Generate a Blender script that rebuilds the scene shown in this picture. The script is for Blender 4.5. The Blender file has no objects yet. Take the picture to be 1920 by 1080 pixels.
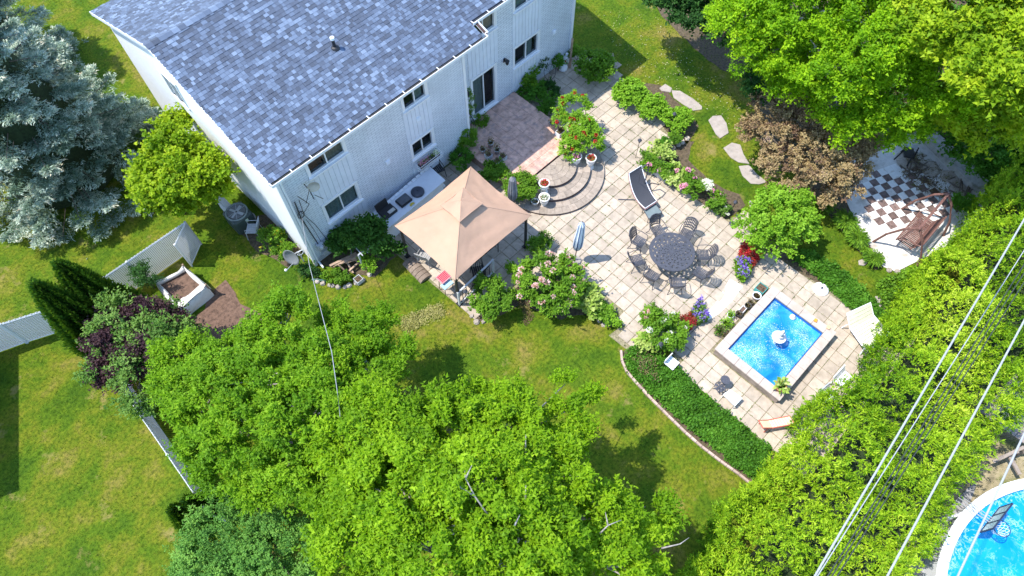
import bpy, bmesh, math, random
import numpy as np
from mathutils import Vector, Matrix
random.seed(7)
RNG = np.random.default_rng(11)
S = bpy.context.scene
COL = S.collection

# ------------------------------------------------------------------ camera
FPX, CAMH = 1280.0, 22.5
_up = np.array([0.0, 700.0, -FPX]); _up /= np.linalg.norm(_up)
_x = np.array([2640.0, FPX * FPX / 700.0, FPX]); _x /= np.linalg.norm(_x)
_y = -np.cross(_up, _x)
RM = np.array([_x, _y, _up])              # world axes seen in camera axes (right, up, forward)
def G(px, py, z=0.0):                      # point of the photograph (1920 x 1080) at height z
    r = RM @ np.array([px - 960.0, 540.0 - py, FPX])
    t = (z - CAMH) / r[2]
    return Vector((r[0] * t, r[1] * t, z))
def PX(v):                                 # pixels per metre near a point
    d = RM.T @ (np.array(v) - np.array([0, 0, CAMH]))
    return FPX / d[2]
cd = bpy.data.cameras.new('camera'); cam = bpy.data.objects.new('camera', cd); COL.objects.link(cam)
right, upv, fwd = RM[:, 0], RM[:, 1], RM[:, 2]
cam.matrix_world = Matrix(((right[0], upv[0], -fwd[0], 0), (right[1], upv[1], -fwd[1], 0),
                           (right[2], upv[2], -fwd[2], CAMH), (0, 0, 0, 1)))
cd.lens = 24.0; cd.sensor_width = 36.0; cd.clip_start = 0.1; cd.clip_end = 600
S.camera = cam
# ------------------------------------------------------------------ sky and sun
SUN = Vector((-0.38, 0.39, 1.0)).normalized()
w = bpy.data.worlds.new('World'); S.world = w; w.use_nodes = True
nt = w.node_tree; bg = nt.nodes['Background']
sk = nt.nodes.new('ShaderNodeTexSky'); sk.sky_type = 'NISHITA'; sk.sun_disc = False; sk.ozone_density = 3.5; sk.dust_density = 0.3; sk.air_density = 1.0
sk.sun_elevation = math.asin(SUN.z); sk.sun_rotation = math.atan2(SUN.x, SUN.y)
nt.links.new(sk.outputs[0], bg.inputs[0]); bg.inputs[1].default_value = 0.15
sl = bpy.data.lights.new('sun', 'SUN'); so = bpy.data.objects.new('sun', sl); COL.objects.link(so)
sl.energy = 2.35; sl.angle = math.radians(0.53); sl.color = (1.0, 0.955, 0.88)
so.rotation_euler = SUN.to_track_quat('Z', 'Y').to_euler(); so.location = (0, 0, 40)
S.view_settings.view_transform = 'Standard'; S.view_settings.look = 'None'
S.view_settings.exposure = 1.6; S.view_settings.gamma = 1.0; S.view_settings.use_curve_mapping = False

# ------------------------------------------------------------------ materials
MATS = {}
def _new(name):
    m = bpy.data.materials.new(name); m.use_nodes = True
    n = m.node_tree; b = n.nodes['Principled BSDF']
    return m, n, b
def _ramp(n, stops):
    r = n.nodes.new('ShaderNodeValToRGB'); e = r.color_ramp.elements
    while len(e) < len(stops): e.new(0.5)
    for k, (p, c) in enumerate(stops):
        e[k].position = p; e[k].color = (*c, 1)
    return r
def pm(name, col, var=0.12, scale=9.0, rough=0.65, bump=0.15, metal=0.0, spec=0.35, fine=0, island=False, dirt=None):
    """plain surface: grain, mottling and slight relief over one colour"""
    if name in MATS: return MATS[name]
    m, n, b = _new(name)
    tc = n.nodes.new('ShaderNodeTexCoord'); L = n.links.new
    no = n.nodes.new('ShaderNodeTexNoise'); no.inputs['Scale'].default_value = scale; no.inputs['Detail'].default_value = 8
    no.inputs['Roughness'].default_value = 0.65
    if island:
        gp_ = n.nodes.new('ShaderNodeNewGeometry'); src_ = gp_.outputs['Position']
    else: src_ = tc.outputs['Object']
    L(src_, no.inputs['Vector'])
    c0 = tuple(max(0, c * (1 - var * 1.6)) for c in col); c1 = tuple(min(1, c * (1 + var * 1.3)) for c in col)
    r = _ramp(n, [(0.3, c0), (0.5, col), (0.72, c1)])
    L(no.outputs['Fac'], r.inputs['Fac']); out = r.outputs['Color']
    if island:
        g = n.nodes.new('ShaderNodeNewGeometry'); oi = n.nodes.new('ShaderNodeObjectInfo')
        ad = n.nodes.new('ShaderNodeMath'); ad.operation = 'ADD'
        L(g.outputs['Random Per Island'], ad.inputs[0]); L(oi.outputs['Random'], ad.inputs[1])
        fr = n.nodes.new('ShaderNodeMath'); fr.operation = 'FRACT'; L(ad.outputs[0], fr.inputs[0])
        rr = _ramp(n, [(0.0, (1 - island,) * 3), (1.0, (1 + island * .8,) * 3)])
        L(fr.outputs[0], rr.inputs['Fac'])
        mx = n.nodes.new('ShaderNodeMix'); mx.data_type = 'RGBA'; mx.blend_type = 'MULTIPLY'; mx.inputs[0].default_value = 1
        L(out, mx.inputs[6]); L(rr.outputs['Color'], mx.inputs[7]); out = mx.outputs[2]
    if dirt:
        n2 = n.nodes.new('ShaderNodeTexNoise'); n2.inputs['Scale'].default_value = dirt[1]; n2.inputs['Detail'].default_value = 10
        L(src_, n2.inputs['Vector'])
        r2 = _ramp(n, [(dirt[2], (0, 0, 0)), (dirt[2] + 0.17, (1, 1, 1))])
        L(n2.outputs['Fac'], r2.inputs['Fac'])
        mx = n.nodes.new('ShaderNodeMix'); mx.data_type = 'RGBA'
        L(r2.outputs['Color'], mx.inputs[0]); L(out, mx.inputs[6]); mx.inputs[7].default_value = (*dirt[0], 1); out = mx.outputs[2]
    L(out, b.inputs['Base Color'])
    b.inputs['Roughness'].default_value = rough; b.inputs['Metallic'].default_value = metal
    b.inputs['Specular IOR Level'].default_value = spec
    if bump:
        n3 = n.nodes.new('ShaderNodeTexNoise'); n3.inputs['Scale'].default_value = fine or scale * 6; n3.inputs['Detail'].default_value = 5
        L(src_, n3.inputs['Vector'])
        bp = n.nodes.new('ShaderNodeBump'); bp.inputs['Strength'].default_value = bump; bp.inputs['Distance'].default_value = 0.02
        L(n3.outputs['Fac'], bp.inputs['Height']); L(bp.outputs[0], b.inputs['Normal'])
    MATS[name] = m; return m
def leafmat(name, stops, trans=0.3, rough=0.5, gain=1.0, red=1.0, blue=1.0):
    """foliage: colour by a per-twig value, part of the light passes through"""
    if name in MATS: return MATS[name]
    m, n, b = _new(name); L = n.links.new
    at = n.nodes.new('ShaderNodeAttribute'); at.attribute_name = 'tint'
    k = len(stops); stops = [(min(.9, c[0] * gain * red), min(.9, c[1] * gain), min(.9, c[2] * gain * blue)) for c in stops]
    r = _ramp(n, [(i / (k - 1), c) for i, c in enumerate(stops)])
    L(at.outputs['Fac'], r.inputs['Fac']); L(r.outputs['Color'], b.inputs['Base Color'])
    b.inputs['Roughness'].default_value = rough + .1; b.inputs['Specular IOR Level'].default_value = 0.15
    tr = n.nodes.new('ShaderNodeBsdfTranslucent')
    mu = n.nodes.new('ShaderNodeMix'); mu.data_type = 'RGBA'; mu.blend_type = 'MULTIPLY'; mu.inputs[0].default_value = 1
    L(r.outputs['Color'], mu.inputs[6]); mu.inputs[7].default_value = (1.4, 1.5, 0.3, 1); L(mu.outputs[2], tr.inputs['Color'])
    ms = n.nodes.new('ShaderNodeMixShader'); ms.inputs[0].default_value = trans
    L(b.outputs[0], ms.inputs[1]); L(tr.outputs[0], ms.inputs[2])
    L(ms.outputs[0], n.nodes['Material Output'].inputs[0])
    MATS[name] = m; return m

# ------------------------------------------------------------------ mesh builder
class MB:
    def __init__(s): s.v = []; s.f = []; s.mi = []; s.m = 0
    def add(s, vs, fs):
        o = len(s.v); s.v += [tuple(p) for p in vs]
        s.f += [tuple(i + o for i in f) for f in fs]; s.mi += [s.m] * len(fs); return s
    def box(s, c, d, rz=0.0, rx=0.0, ry=0.0):
        x, y, z = d[0] / 2, d[1] / 2, d[2] / 2
        vs = [Vector(p) for p in ((-x,-y,-z),(x,-y,-z),(x,y,-z),(-x,y,-z),(-x,-y,z),(x,-y,z),(x,y,z),(-x,y,z))]
        if rx or ry or rz:
            R = Matrix.Rotation(rz, 3, 'Z') @ Matrix.Rotation(ry, 3, 'Y') @ Matrix.Rotation(rx, 3, 'X')
            vs = [R @ p for p in vs]
        c = Vector(c)
        return s.add([p + c for p in vs], [(0,3,2,1),(4,5,6,7),(0,1,5,4),(1,2,6,5),(2,3,7,6),(3,0,4,7)])
    def bar(s, a, b, w, h=None):
        h = h or w; a = Vector(a); b = Vector(b); d = (b - a)
        if d.length < 1e-6: return s
        d.normalize(); ref = Vector((0, 0, 1)) if abs(d.z) < 0.95 else Vector((1, 0, 0))
        u = d.cross(ref).normalized() * (w / 2); q = u.cross(d).normalized() * (h / 2)
        vs = [a - u - q, a + u - q, a + u + q, a - u + q, b - u - q, b + u - q, b + u + q, b - u + q]
        return s.add(vs, [(0,1,2,3),(7,6,5,4),(1,0,4,5),(2,1,5,6),(3,2,6,7),(0,3,7,4)])
    def tube(s, pts, r, n=7, r1=None, cap=True):
        pts = [Vector(p) for p in pts]; k = len(pts); vs = []
        for i, p in enumerate(pts):
            d = (pts[min(i + 1, k - 1)] - pts[max(i - 1, 0)])
            d = d.normalized() if d.length > 1e-7 else Vector((0, 0, 1))
            ref = Vector((0, 0, 1)) if abs(d.z) < 0.9 else Vector((1, 0, 0))
            u = d.cross(ref).normalized(); q = d.cross(u)
            rr = r if r1 is None else r + (r1 - r) * i / max(1, k - 1)
            for j in range(n):
                a = 2 * math.pi * j / n; vs.append(p + (u * math.cos(a) + q * math.sin(a)) * rr)
        fs = [(i*n + j, i*n + (j+1) % n, (i+1)*n + (j+1) % n, (i+1)*n + j) for i in range(k - 1) for j in range(n)]
        if cap: fs += [tuple(range(n))[::-1], tuple((k-1)*n + j for j in range(n))]
        return s.add(vs, fs)
    def lathe(s, prof, c=(0, 0, 0), n=16, sq=0.0, rz=0.0):
        c = Vector(c); vs = []; k = len(prof)
        for (r, z) in prof:
            for j in range(n):
                a = 2 * math.pi * j / n + rz; vs.append(c + Vector((math.cos(a) * r, math.sin(a) * r, z)))
        fs = [(i*n + j, i*n + (j+1) % n, (i+1)*n + (j+1) % n, (i+1)*n + j) for i in range(k - 1) for j in range(n)]
        fs += [tuple(range(n))[::-1], tuple((k-1)*n + j for j in range(n))]
        return s.add(vs, fs)
    def prism(s, poly, z0, z1):
        k = len(poly); vs = [(p[0], p[1], z0) for p in poly] + [(p[0], p[1], z1) for p in poly]
        ar = sum(poly[i][0] * poly[(i+1) % k][1] - poly[(i+1) % k][0] * poly[i][1] for i in range(k))
        if ar < 0: vs = [(p[0], p[1], z0) for p in poly[::-1]] + [(p[0], p[1], z1) for p in poly[::-1]]
        fs = [tuple(range(k))[::-1], tuple(range(k, 2*k))] + [(i, (i+1) % k, k + (i+1) % k, k + i) for i in range(k)]
        return s.add(vs, fs)
    def stone(s, c, r, h=None, seed=0):
        rr = random.Random(seed or random.random()); h = h or r * 0.7; vs = []; n = 9
        for lv, (f, z) in enumerate(((0.9, -0.4), (1.0, 0.1), (0.72, 0.8))):
            for j in range(n):
                a = 2*math.pi*j/n; q = f * rr.uniform(0.82, 1.12)
                vs.append((c[0] + r*q*math.cos(a), c[1] + r*q*math.sin(a), c[2] + h*z*rr.uniform(.85, 1.1)))
        fs = [(i*n + j, i*n + (j+1) % n, (i+1)*n + (j+1) % n, (i+1)*n + j) for i in range(2) for j in range(n)]
        fs += [tuple(range(n))[::-1], tuple(2*n + j for j in range(n))]
        return s.add(vs, fs)
    def ball(s, c, r, n=8, sq=1.0):
        k = n // 2 + 1
        return s.lathe([(max(1e-3, r*math.sin(math.pi*i/k)), -r*sq*math.cos(math.pi*i/k)) for i in range(k + 1)], c, n)
    def build(s, name, mat, parent=None, world=True, label=None, kind=None, smooth=False, bevel=0.0, solid=0.0):
        me = bpy.data.meshes.new(name)
        vs = s.v
        org = Vector(parent['org']) if (parent is not None and world) else Vector((0, 0, 0))
        if parent is not None and world: vs = [(p[0]-org.x, p[1]-org.y, p[2]-org.z) for p in vs]
        me.from_pydata(vs, [], s.f)
        for m_ in (mat if isinstance(mat, (list, tuple)) else [mat]): me.materials.append(m_)
        if isinstance(mat, (list, tuple)): me.polygons.foreach_set('material_index', s.mi)
        if smooth: me.polygons.foreach_set('use_smooth', [True] * len(s.f))
        me.update()
        o = bpy.data.objects.new(name, me); COL.objects.link(o)
        if parent is not None: o.parent = parent; o['org'] = tuple(org)
        else: o['org'] = (0, 0, 0)
        if label: o['label'] = label
        if kind: o['kind'] = kind
        if bevel:
            bv = o.modifiers.new('b', 'BEVEL'); bv.width = bevel; bv.segments = 1; bv.limit_method = 'ANGLE'
        if solid:
            sd = o.modifiers.new('s', 'SOLIDIFY'); sd.thickness = solid; sd.offset = 0
        return o
def thing(name, label, cat, loc=(0, 0, 0), group=None, rz=0.0):
    o = bpy.data.objects.new(name, None); COL.objects.link(o); o.empty_display_size = 0.2
    o.location = loc; o.rotation_euler = (0, 0, rz); o['org'] = tuple(loc)
    o['label'] = label; o['category'] = cat
    if group: o['group'] = group
    return o
def tag(o, label, cat, group=None, kind=None):
    o['label'] = label; o['category'] = cat
    if group: o['group'] = group
    if kind: o['kind'] = kind
    return o
def struct(mb, name, mat, **k):
    return mb.build(name, mat, None, kind='structure', **k)
def inst(src, parent, loc=None, rot=None, scale=None, name=None):   # another object with the same mesh
    o = bpy.data.objects.new(name or src.name.split('.')[0], src.data); COL.objects.link(o)
    if parent is not None: o.parent = parent
    if loc is not None: o.location = loc
    if rot is not None: o.rotation_euler = rot
    if scale is not None: o.scale = scale
    return o
def dup(root, loc, rz=0.0, label=None, scale=None):
    r = root.copy(); COL.objects.link(r); r.location = loc; r.rotation_euler = (0, 0, rz)
    if label: r['label'] = label
    if scale: r.scale = scale
    for c in list(root.children):
        d = c.copy(); COL.objects.link(d); d.parent = r
        for g in list(c.children):
            e = g.copy(); COL.objects.link(e); e.parent = d
    return r
def inpoly(P, poly):                        # P (n,2), poly list of (x,y)
    x, y = P[:, 0], P[:, 1]; ins = np.zeros(len(P), bool); k = len(poly); j = k - 1
    for i in range(k):
        xi, yi = poly[i][0], poly[i][1]; xj, yj = poly[j][0], poly[j][1]
        c = ((yi > y) != (yj > y)) & (x < (xj - xi) * (y - yi) / (yj - yi + 1e-12) + xi)
        ins ^= c; j = i
    return ins
def gp(pts, z=0.0): return [tuple(G(a, b, z))[:2] for a, b in pts]

# ------------------------------------------------------------------ foliage
def leafmesh(name, P, D, N, size, width, tint, mat, parent, kind=None, tri=False):
    """P positions, D leaf directions, N rough normals -> one mesh of folded leaves"""
    n = len(P)
    D = D / (np.linalg.norm(D, axis=1, keepdims=True) + 1e-9)
    W = np.cross(D, N); W /= (np.linalg.norm(W, axis=1, keepdims=True) + 1e-9)
    M = np.cross(W, D)
    L = size[:, None]; Wd = W * (L * width)
    org = np.array(parent['org']) if parent is not None else np.zeros(3)
    P = P - org
    if tri:
        q = 3; V = np.empty((n, 3, 3), np.float32); V[:, 0] = P - Wd * .8; V[:, 1] = P + Wd * .8; V[:, 2] = P + D * L
        F = np.arange(3 * n).astype(np.int32); nf = n
    else:
        q = 4; V = np.empty((n, 4, 3), np.float32)
        V[:, 0] = P; V[:, 1] = P + D * L * 0.5 + Wd + M * L * 0.10
        V[:, 2] = P + D * L - M * L * 0.08; V[:, 3] = P + D * L * 0.5 - Wd + M * L * 0.10
        F = ((np.arange(n) * 4)[:, None] + np.array([[0, 1, 2, 0, 2, 3]])).ravel().astype(np.int32); nf = 2 * n
    me = bpy.data.meshes.new(name); me.vertices.add(q * n); me.vertices.foreach_set('co', V.ravel())
    me.loops.add(3 * nf); me.loops.foreach_set('vertex_index', F)
    me.polygons.add(nf); me.polygons.foreach_set('loop_start', (np.arange(nf) * 3).astype(np.int32))
    me.polygons.foreach_set('loop_total', np.full(nf, 3, np.int32))
    me.update(calc_edges=True)
    at = me.attributes.new('tint', 'FLOAT', 'POINT'); at.data.foreach_set('value', np.repeat(tint, q).astype(np.float32))
    me.materials.append(mat)
    o = bpy.data.objects.new(name, me); COL.objects.link(o)
    if parent is not None: o.parent = parent
    o['org'] = tuple(org)
    if kind: o['kind'] = kind
    return o
def unit(n, rng):
    v = rng.normal(size=(n, 3)); return v / np.linalg.norm(v, axis=1, keepdims=True)
def crown(name, blobs, n, size, mat, parent, width=0.3, spray=10, sprayr=0.16, clump=0.4, up=0.45, low=-0.35,
          flat=0.6, seed=1, shell=(0.72, 1.06), tone=(0.0, 1.0), kind=None, dens=3.0, inner=0.18, tri=False):
    """leaves on twigs, twigs in clumps, clumps over the lobes of a crown"""
    rng = np.random.default_rng(seed)
    B = np.array(blobs, float)
    if B.shape[1] == 4: B = np.c_[B, B[:, 3], B[:, 3] * 0.85]
    C = B[:, :3]; R = np.maximum(B[:, 3:6] - (0.34 * clump + 0.35 * sprayr), B[:, 3:6] * 0.5)
    area = (R[:, 0] * R[:, 1] + R[:, 1] * R[:, 2] + R[:, 0] * R[:, 2])
    nc = max(8, int(area.sum() * 4.0 / 3 * 3.14 / (clump * clump * dens)))
    bi = rng.choice(len(B), nc * 2, p=area / area.sum())
    d = unit(nc * 2, rng); d[:, 2] = np.where(d[:, 2] < low, -d[:, 2] * 0.5, d[:, 2]); d /= np.linalg.norm(d, axis=1, keepdims=True)
    rad = rng.uniform(shell[0], shell[1], nc * 2); rad = np.where(rng.random(nc * 2) < inner, rng.uniform(.1, .7, nc * 2), rad)
    cc = C[bi] + d * R[bi] * rad[:, None]
    keep = np.ones(len(cc), bool)
    for k in range(len(B)):
        q = np.linalg.norm((cc - C[k]) / R[k], axis=1); keep &= ~((q < 0.55) & (bi != k) & (rad > .7))
    keep &= cc[:, 2] > 0.05
    cc, d, bi = cc[keep][:nc], d[keep][:nc], bi[keep][:nc]
    ctone = rng.beta(1.4, 1.4, len(cc)); cr = clump * rng.uniform(0.55, 1.15, len(cc))
    ns = max(1, n // spray)
    ci = rng.choice(len(cc), ns, p=(cr ** 2) / (cr ** 2).sum())
    sd = unit(ns, rng); sd[:, 2] = np.abs(sd[:, 2]) * 0.8 + 0.05
    sp = cc[ci] + sd * (cr[ci] * rng.uniform(0.3, 1.0, ns) ** 0.5)[:, None]
    ax = d[ci] * 0.7 + unit(ns, rng) * 0.7 + np.array([0, 0, up]); ax /= np.linalg.norm(ax, axis=1, keepdims=True)
    out_ = rng.random(ns) < .06; sp[out_] += d[ci][out_] * (clump * rng.uniform(.3, 1.3, out_.sum()))[:, None]
    st = ctone[ci] * 0.65 + rng.uniform(0, 0.35, ns)
    si = np.repeat(np.arange(ns), spray); m = len(si)
    t = np.tile(np.linspace(0, 1, spray), ns)
    P = sp[si] + ax[si] * (t * sprayr * 1.6)[:, None] + unit(m, rng) * sprayr * 0.35
    D = ax[si] * 0.6 + unit(m, rng) * 0.9; D[:, 2] *= flat
    N = np.array([0, 0, 1.0]) + unit(m, rng) * 0.75 + d[ci][si] * 0.3
    sz = size * rng.uniform(0.65, 1.25, m)
    tint = np.clip(tone[0] + (tone[1] - tone[0]) * (st[si] * 0.8 + rng.uniform(0, 0.2, m)), 0, 1)
    P[:, 2] = np.maximum(P[:, 2], 0.03)
    return leafmesh(name, P, D, N, sz, width, tint, mat, parent, kind, tri), cc
def branches(base, blobs, r0, mat, parent, n=3, seed=0, tips=None, nt=10, rt=0.018, z_split=None):
    """tapered trunk, limbs to every lobe, thinner boughs to some clumps"""
    rr = random.Random(seed); t = MB()
    bx = Vector(base); top = Vector((0, 0, 0))
    for b in blobs: top += Vector(b[:3])
    top /= len(blobs)
    zs = z_split or max(0.4, top.z * 0.45)
    fork = Vector((bx.x + (top.x-bx.x)*.25, bx.y + (top.y-bx.y)*.25, zs))
    t.tube([bx, bx.lerp(fork, .5) + Vector((rr.uniform(-.06,.06), rr.uniform(-.06,.06), 0)), fork], r0, 9, r0*.72)
    t.build('trunk', mat, parent, smooth=True)
    l = MB()
    big = [q for q in blobs if q[3] > .75] or blobs
    for b in blobs:
        c = Vector(b[:3])
        if b not in big:
            o_ = min(big, key=lambda q: (Vector(q[:3]) - c).length); l.tube([Vector(o_[:3]), Vector(o_[:3]).lerp(c, .6) + Vector((0, 0, -.1)), c], r0*.14, 5, r0*.06); continue
        mid = fork.lerp(c, .5) + Vector((rr.uniform(-.2,.2), rr.uniform(-.2,.2), rr.uniform(-.1,.25)))
        l.tube([fork, mid, c], r0*.5, 6, r0*.18)
        if tips is not None:
            near = [i for i in range(len(tips)) if (Vector(tips[i]) - c).length < b[3] * 1.05]
            rr.shuffle(near)
            for i in near[:nt]:
                e = Vector(tips[i]); e2 = e + (e - c) * 0.12
                m1 = c.lerp(e, .5) + Vector((rr.uniform(-.12,.12), rr.uniform(-.12,.12), rr.uniform(-.05,.15)))
                l.tube([c, m1, e, e2], rt*1.6, 5, rt*.4)
    l.build('limbs', mat, parent, smooth=True)
def LB(px, py, z, rpx, zr=0.8):              # a lobe of a crown read off the photograph
    c = G(px, py, z); r = rpx / PX(c); return (c.x, c.y, c.z, r, r, r * zr)
# ------------------------------------------------------------------ materials used
M_WHITE = pm('white_paint', (0.74, 0.75, 0.77), .05, 4, .5, .06)
M_TRIM = pm('white_trim', (0.78, 0.79, 0.8), .03, 5, .4, .03)
M_BLACK = pm('black_metal', (0.022, 0.023, 0.026), .2, 12, .45, .1)
M_CAST = pm('cast_aluminium', (0.085, 0.088, 0.105), .25, 30, .42, .35, .35)
M_BARK = pm('bark', (0.16, 0.125, 0.095), .35, 12, .85, .6)
M_GREYBARK = pm('grey_bark', (0.33, 0.30, 0.27), .3, 14, .8, .5)
M_SOIL = pm('soil', (0.14, 0.085, 0.06), .35, 7, .95, .9, fine=40)
M_STONE = pm('edging_stone', (0.42, 0.36, 0.30), .2, 12, .85, .5, island=.25)
M_TERRA = pm('terracotta', (0.40, 0.17, 0.10), .2, 12, .8, .2)
M_URN = pm('urn_plaster', (0.72, 0.71, 0.68), .08, 9, .6, .15, dirt=((.4, .38, .33), 6, .6))
M_WOOD = pm('weathered_timber', (0.36, 0.25, 0.17), .3, 6, .8, .4, island=.2)
M_REDWOOD = pm('brown_stained_timber', (0.17, 0.085, 0.068), .3, 10, .6, .3)
M_GLASSDARK, _n, _b = _new('window_glass'); MATS['window_glass'] = M_GLASSDARK
_b.inputs['Base Color'].default_value = (.02, .025, .03, 1); _b.inputs['Roughness'].default_value = .04
_b.inputs['Specular IOR Level'].default_value = .9
_t = _n.nodes.new('ShaderNodeBsdfTransparent'); _t.inputs[0].default_value = (.75, .8, .8, 1)
_m = _n.nodes.new('ShaderNodeMixShader'); _m.inputs[0].default_value = .78
_n.links.new(_b.outputs[0], _m.inputs[1]); _n.links.new(_t.outputs[0], _m.inputs[2]); _n.links.new(_m.outputs[0], _n.nodes['Material Output'].inputs[0])

# ------------------------------------------------------------------ layout outlines (world metres)
PATIO = gp([(745,478),(882,592),(905,577),(1000,522),(1062,492),(1110,545),(1176,604),(1141,629),(1174,655),(1240,640),
            (1300,712),(1345,762),(1445,842),(1520,905),(1790,650),(1640,600),(1560,545),(1455,490),(1400,455),(1440,425),(1410,395),(1362,412),
            (1320,385),(1262,352),(1205,305),(1215,290),(1262,262),(1248,245),(1160,140),(1150,100),(1066,100),(1000,140)]) + [(17.0,15.28),(12.2,15.28),(12.2,14.66),(6.7,14.66)]
POOL = (11.85, 15.42, -1.0, 1.72)           # outer edge of the coping
TER = (11.82, 15.55, 11.49, 15.28); TZ = 0.5
SC = (13.75, 11.47)
HOUSEF = 14.7; HOUSER = 15.3
SOIL = gp([(355,610),(380,578),(395,560),(402,540),(418,528),(438,548),(452,572),(478,582),(498,600),(497,625),(475,650),(440,690),(400,690),(372,650)])
BED_R = gp([(1262,352),(1205,305),(1190,262),(1215,290),(1262,262),(1300,265),(1290,300),(1330,340),(1385,365),(1400,385),(1362,412),(1320,385)])
PERG = gp([(560,470),(610,500),(700,520),(745,478),(690,440)])

def sheet(poly, z, name, mat, noise=0.0, seed=0, **k):
    rr = random.Random(seed); out = []
    for i in range(len(poly)):
        a, b = Vector((*poly[i][:2], 0)), Vector((*poly[(i+1) % len(poly)][:2], 0)); m = max(1, int((b-a).length / .3)) if noise else 1
        for j in range(m):
            p = a.lerp(b, j/m); out.append((p.x + rr.uniform(-noise, noise), p.y + rr.uniform(-noise, noise)))
    mb = MB(); mb.prism(out, z - 0.02, z)
    return mb.build(name, mat, None, **k)

# ------------------------------------------------------------------ ground
def lawn_material():
    m, n, b = _new('lawn_turf'); L = n.links.new
    tc = n.nodes.new('ShaderNodeTexCoord')
    def noise(s, d=6, r=.6):
        x = n.nodes.new('ShaderNodeTexNoise'); x.inputs['Scale'].default_value = s; x.inputs['Detail'].default_value = d; x.inputs['Roughness'].default_value = r
        L(tc.outputs['Object'], x.inputs['Vector']); return x.outputs['Fac']
    r1 = _ramp(n, [(.36, (.048, .105, .007)), (.46, (.082, .145, .008)), (.55, (.135, .165, .012)), (.67, (.22, .180, .045))]); L(noise(.5, 9, .68), r1.inputs['Fac'])
    r2 = _ramp(n, [(.34, (.35, .42, .35)), (.5, (.95, .95, .95)), (.66, (1.45, 1.3, 1.2))]); L(noise(9, 6, .7), r2.inputs['Fac'])
    mx = n.nodes.new('ShaderNodeMix'); mx.data_type = 'RGBA'; mx.blend_type = 'MULTIPLY'; mx.inputs[0].default_value = .9
    L(r1.outputs['Color'], mx.inputs[6]); L(r2.outputs['Color'], mx.inputs[7])
    r3 = _ramp(n, [(.60, (0, 0, 0)), (.72, (1, 1, 1))]); L(noise(.85, 5, .7), r3.inputs['Fac'])
    m2 = n.nodes.new('ShaderNodeMix'); m2.data_type = 'RGBA'; L(r3.outputs['Color'], m2.inputs[0]); L(mx.outputs[2], m2.inputs[6]); m2.inputs[7].default_value = (.26, .21, .07, 1)
    L(m2.outputs[2], b.inputs['Base Color']); b.inputs['Roughness'].default_value = .9; b.inputs['Specular IOR Level'].default_value = .1
    bp = n.nodes.new('ShaderNodeBump'); bp.inputs['Strength'].default_value = .9; bp.inputs['Distance'].default_value = .05
    L(noise(16, 8, .75), bp.inputs['Height']); L(bp.outputs[0], b.inputs['Normal'])
    return m
M_LAWN = lawn_material()
g = MB(); g.add([(-300,-300,0),(300,-300,0),(300,300,0),(-300,300,0)], [(0,1,2,3)]); struct(g, 'lawn', M_LAWN)
sheet(SOIL, .012, 'bare_soil', M_SOIL, .12, 3, kind='structure')
M_MULCH = pm('mulch', (.105, .078, .048), .4, 9, .95, .8, fine=50)
for nm, poly in (('planting_bed', gp([(1062,492),(1000,522),(905,577),(882,592),(905,604),(940,590),(975,570),(1050,598),(1100,590),(1140,612),(1176,604),(1110,545)])),
                 ('planting_bed', PERG), ('planting_bed', gp([(1166,660),(1172,700),(1215,745),(1270,798),(1330,850),(1405,905),(1460,860),(1345,765),(1240,655),(1200,640)])),
                 ('planting_bed', BED_R), ('planting_bed', [(15.56,11.6),(17.2,12.2),(17.4,15.28),(15.56,15.28)]),
                 ('planting_bed', gp([(1385,430),(1420,400),(1500,470),(1640,575),(1690,600),(1640,640),(1455,500)])),
                 ('planting_bed', gp([(1640,505),(1560,410),(1500,340),(1570,340),(1610,400),(1660,470),(1680,500)])),
                 ('planting_bed', gp([(570,470),(500,400),(440,420),(480,470),(540,500)])),
                 ('planting_bed', gp([(190,660),(230,590),(300,580),(350,600),(380,650),(370,700),(290,720)])),
                 ('planting_bed', gp([(1165,150),(1240,160),(1310,235),(1290,270),(1255,250),(1170,205)])),
                 ('planting_bed', gp([(1240,30),(1300,90),(1350,130),(1400,140),(1430,290),(1500,330),(1900,320),(1950,0),(1900,-300),(1100,-300)]))):
    sheet(poly, .008, nm, M_MULCH, .05, len(poly), kind='structure')
sheet(gp([(1650,860),(1700,1100),(1600,1300),(2300,1300),(2300,600),(1850,720)]), .006, 'pool_yard_ground', pm('dry_ground', (.30, .25, .15), .3, 3, .95, .5, dirt=((.14,.16,.05), 1.2, .5)), .1, 5, kind='structure')
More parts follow.
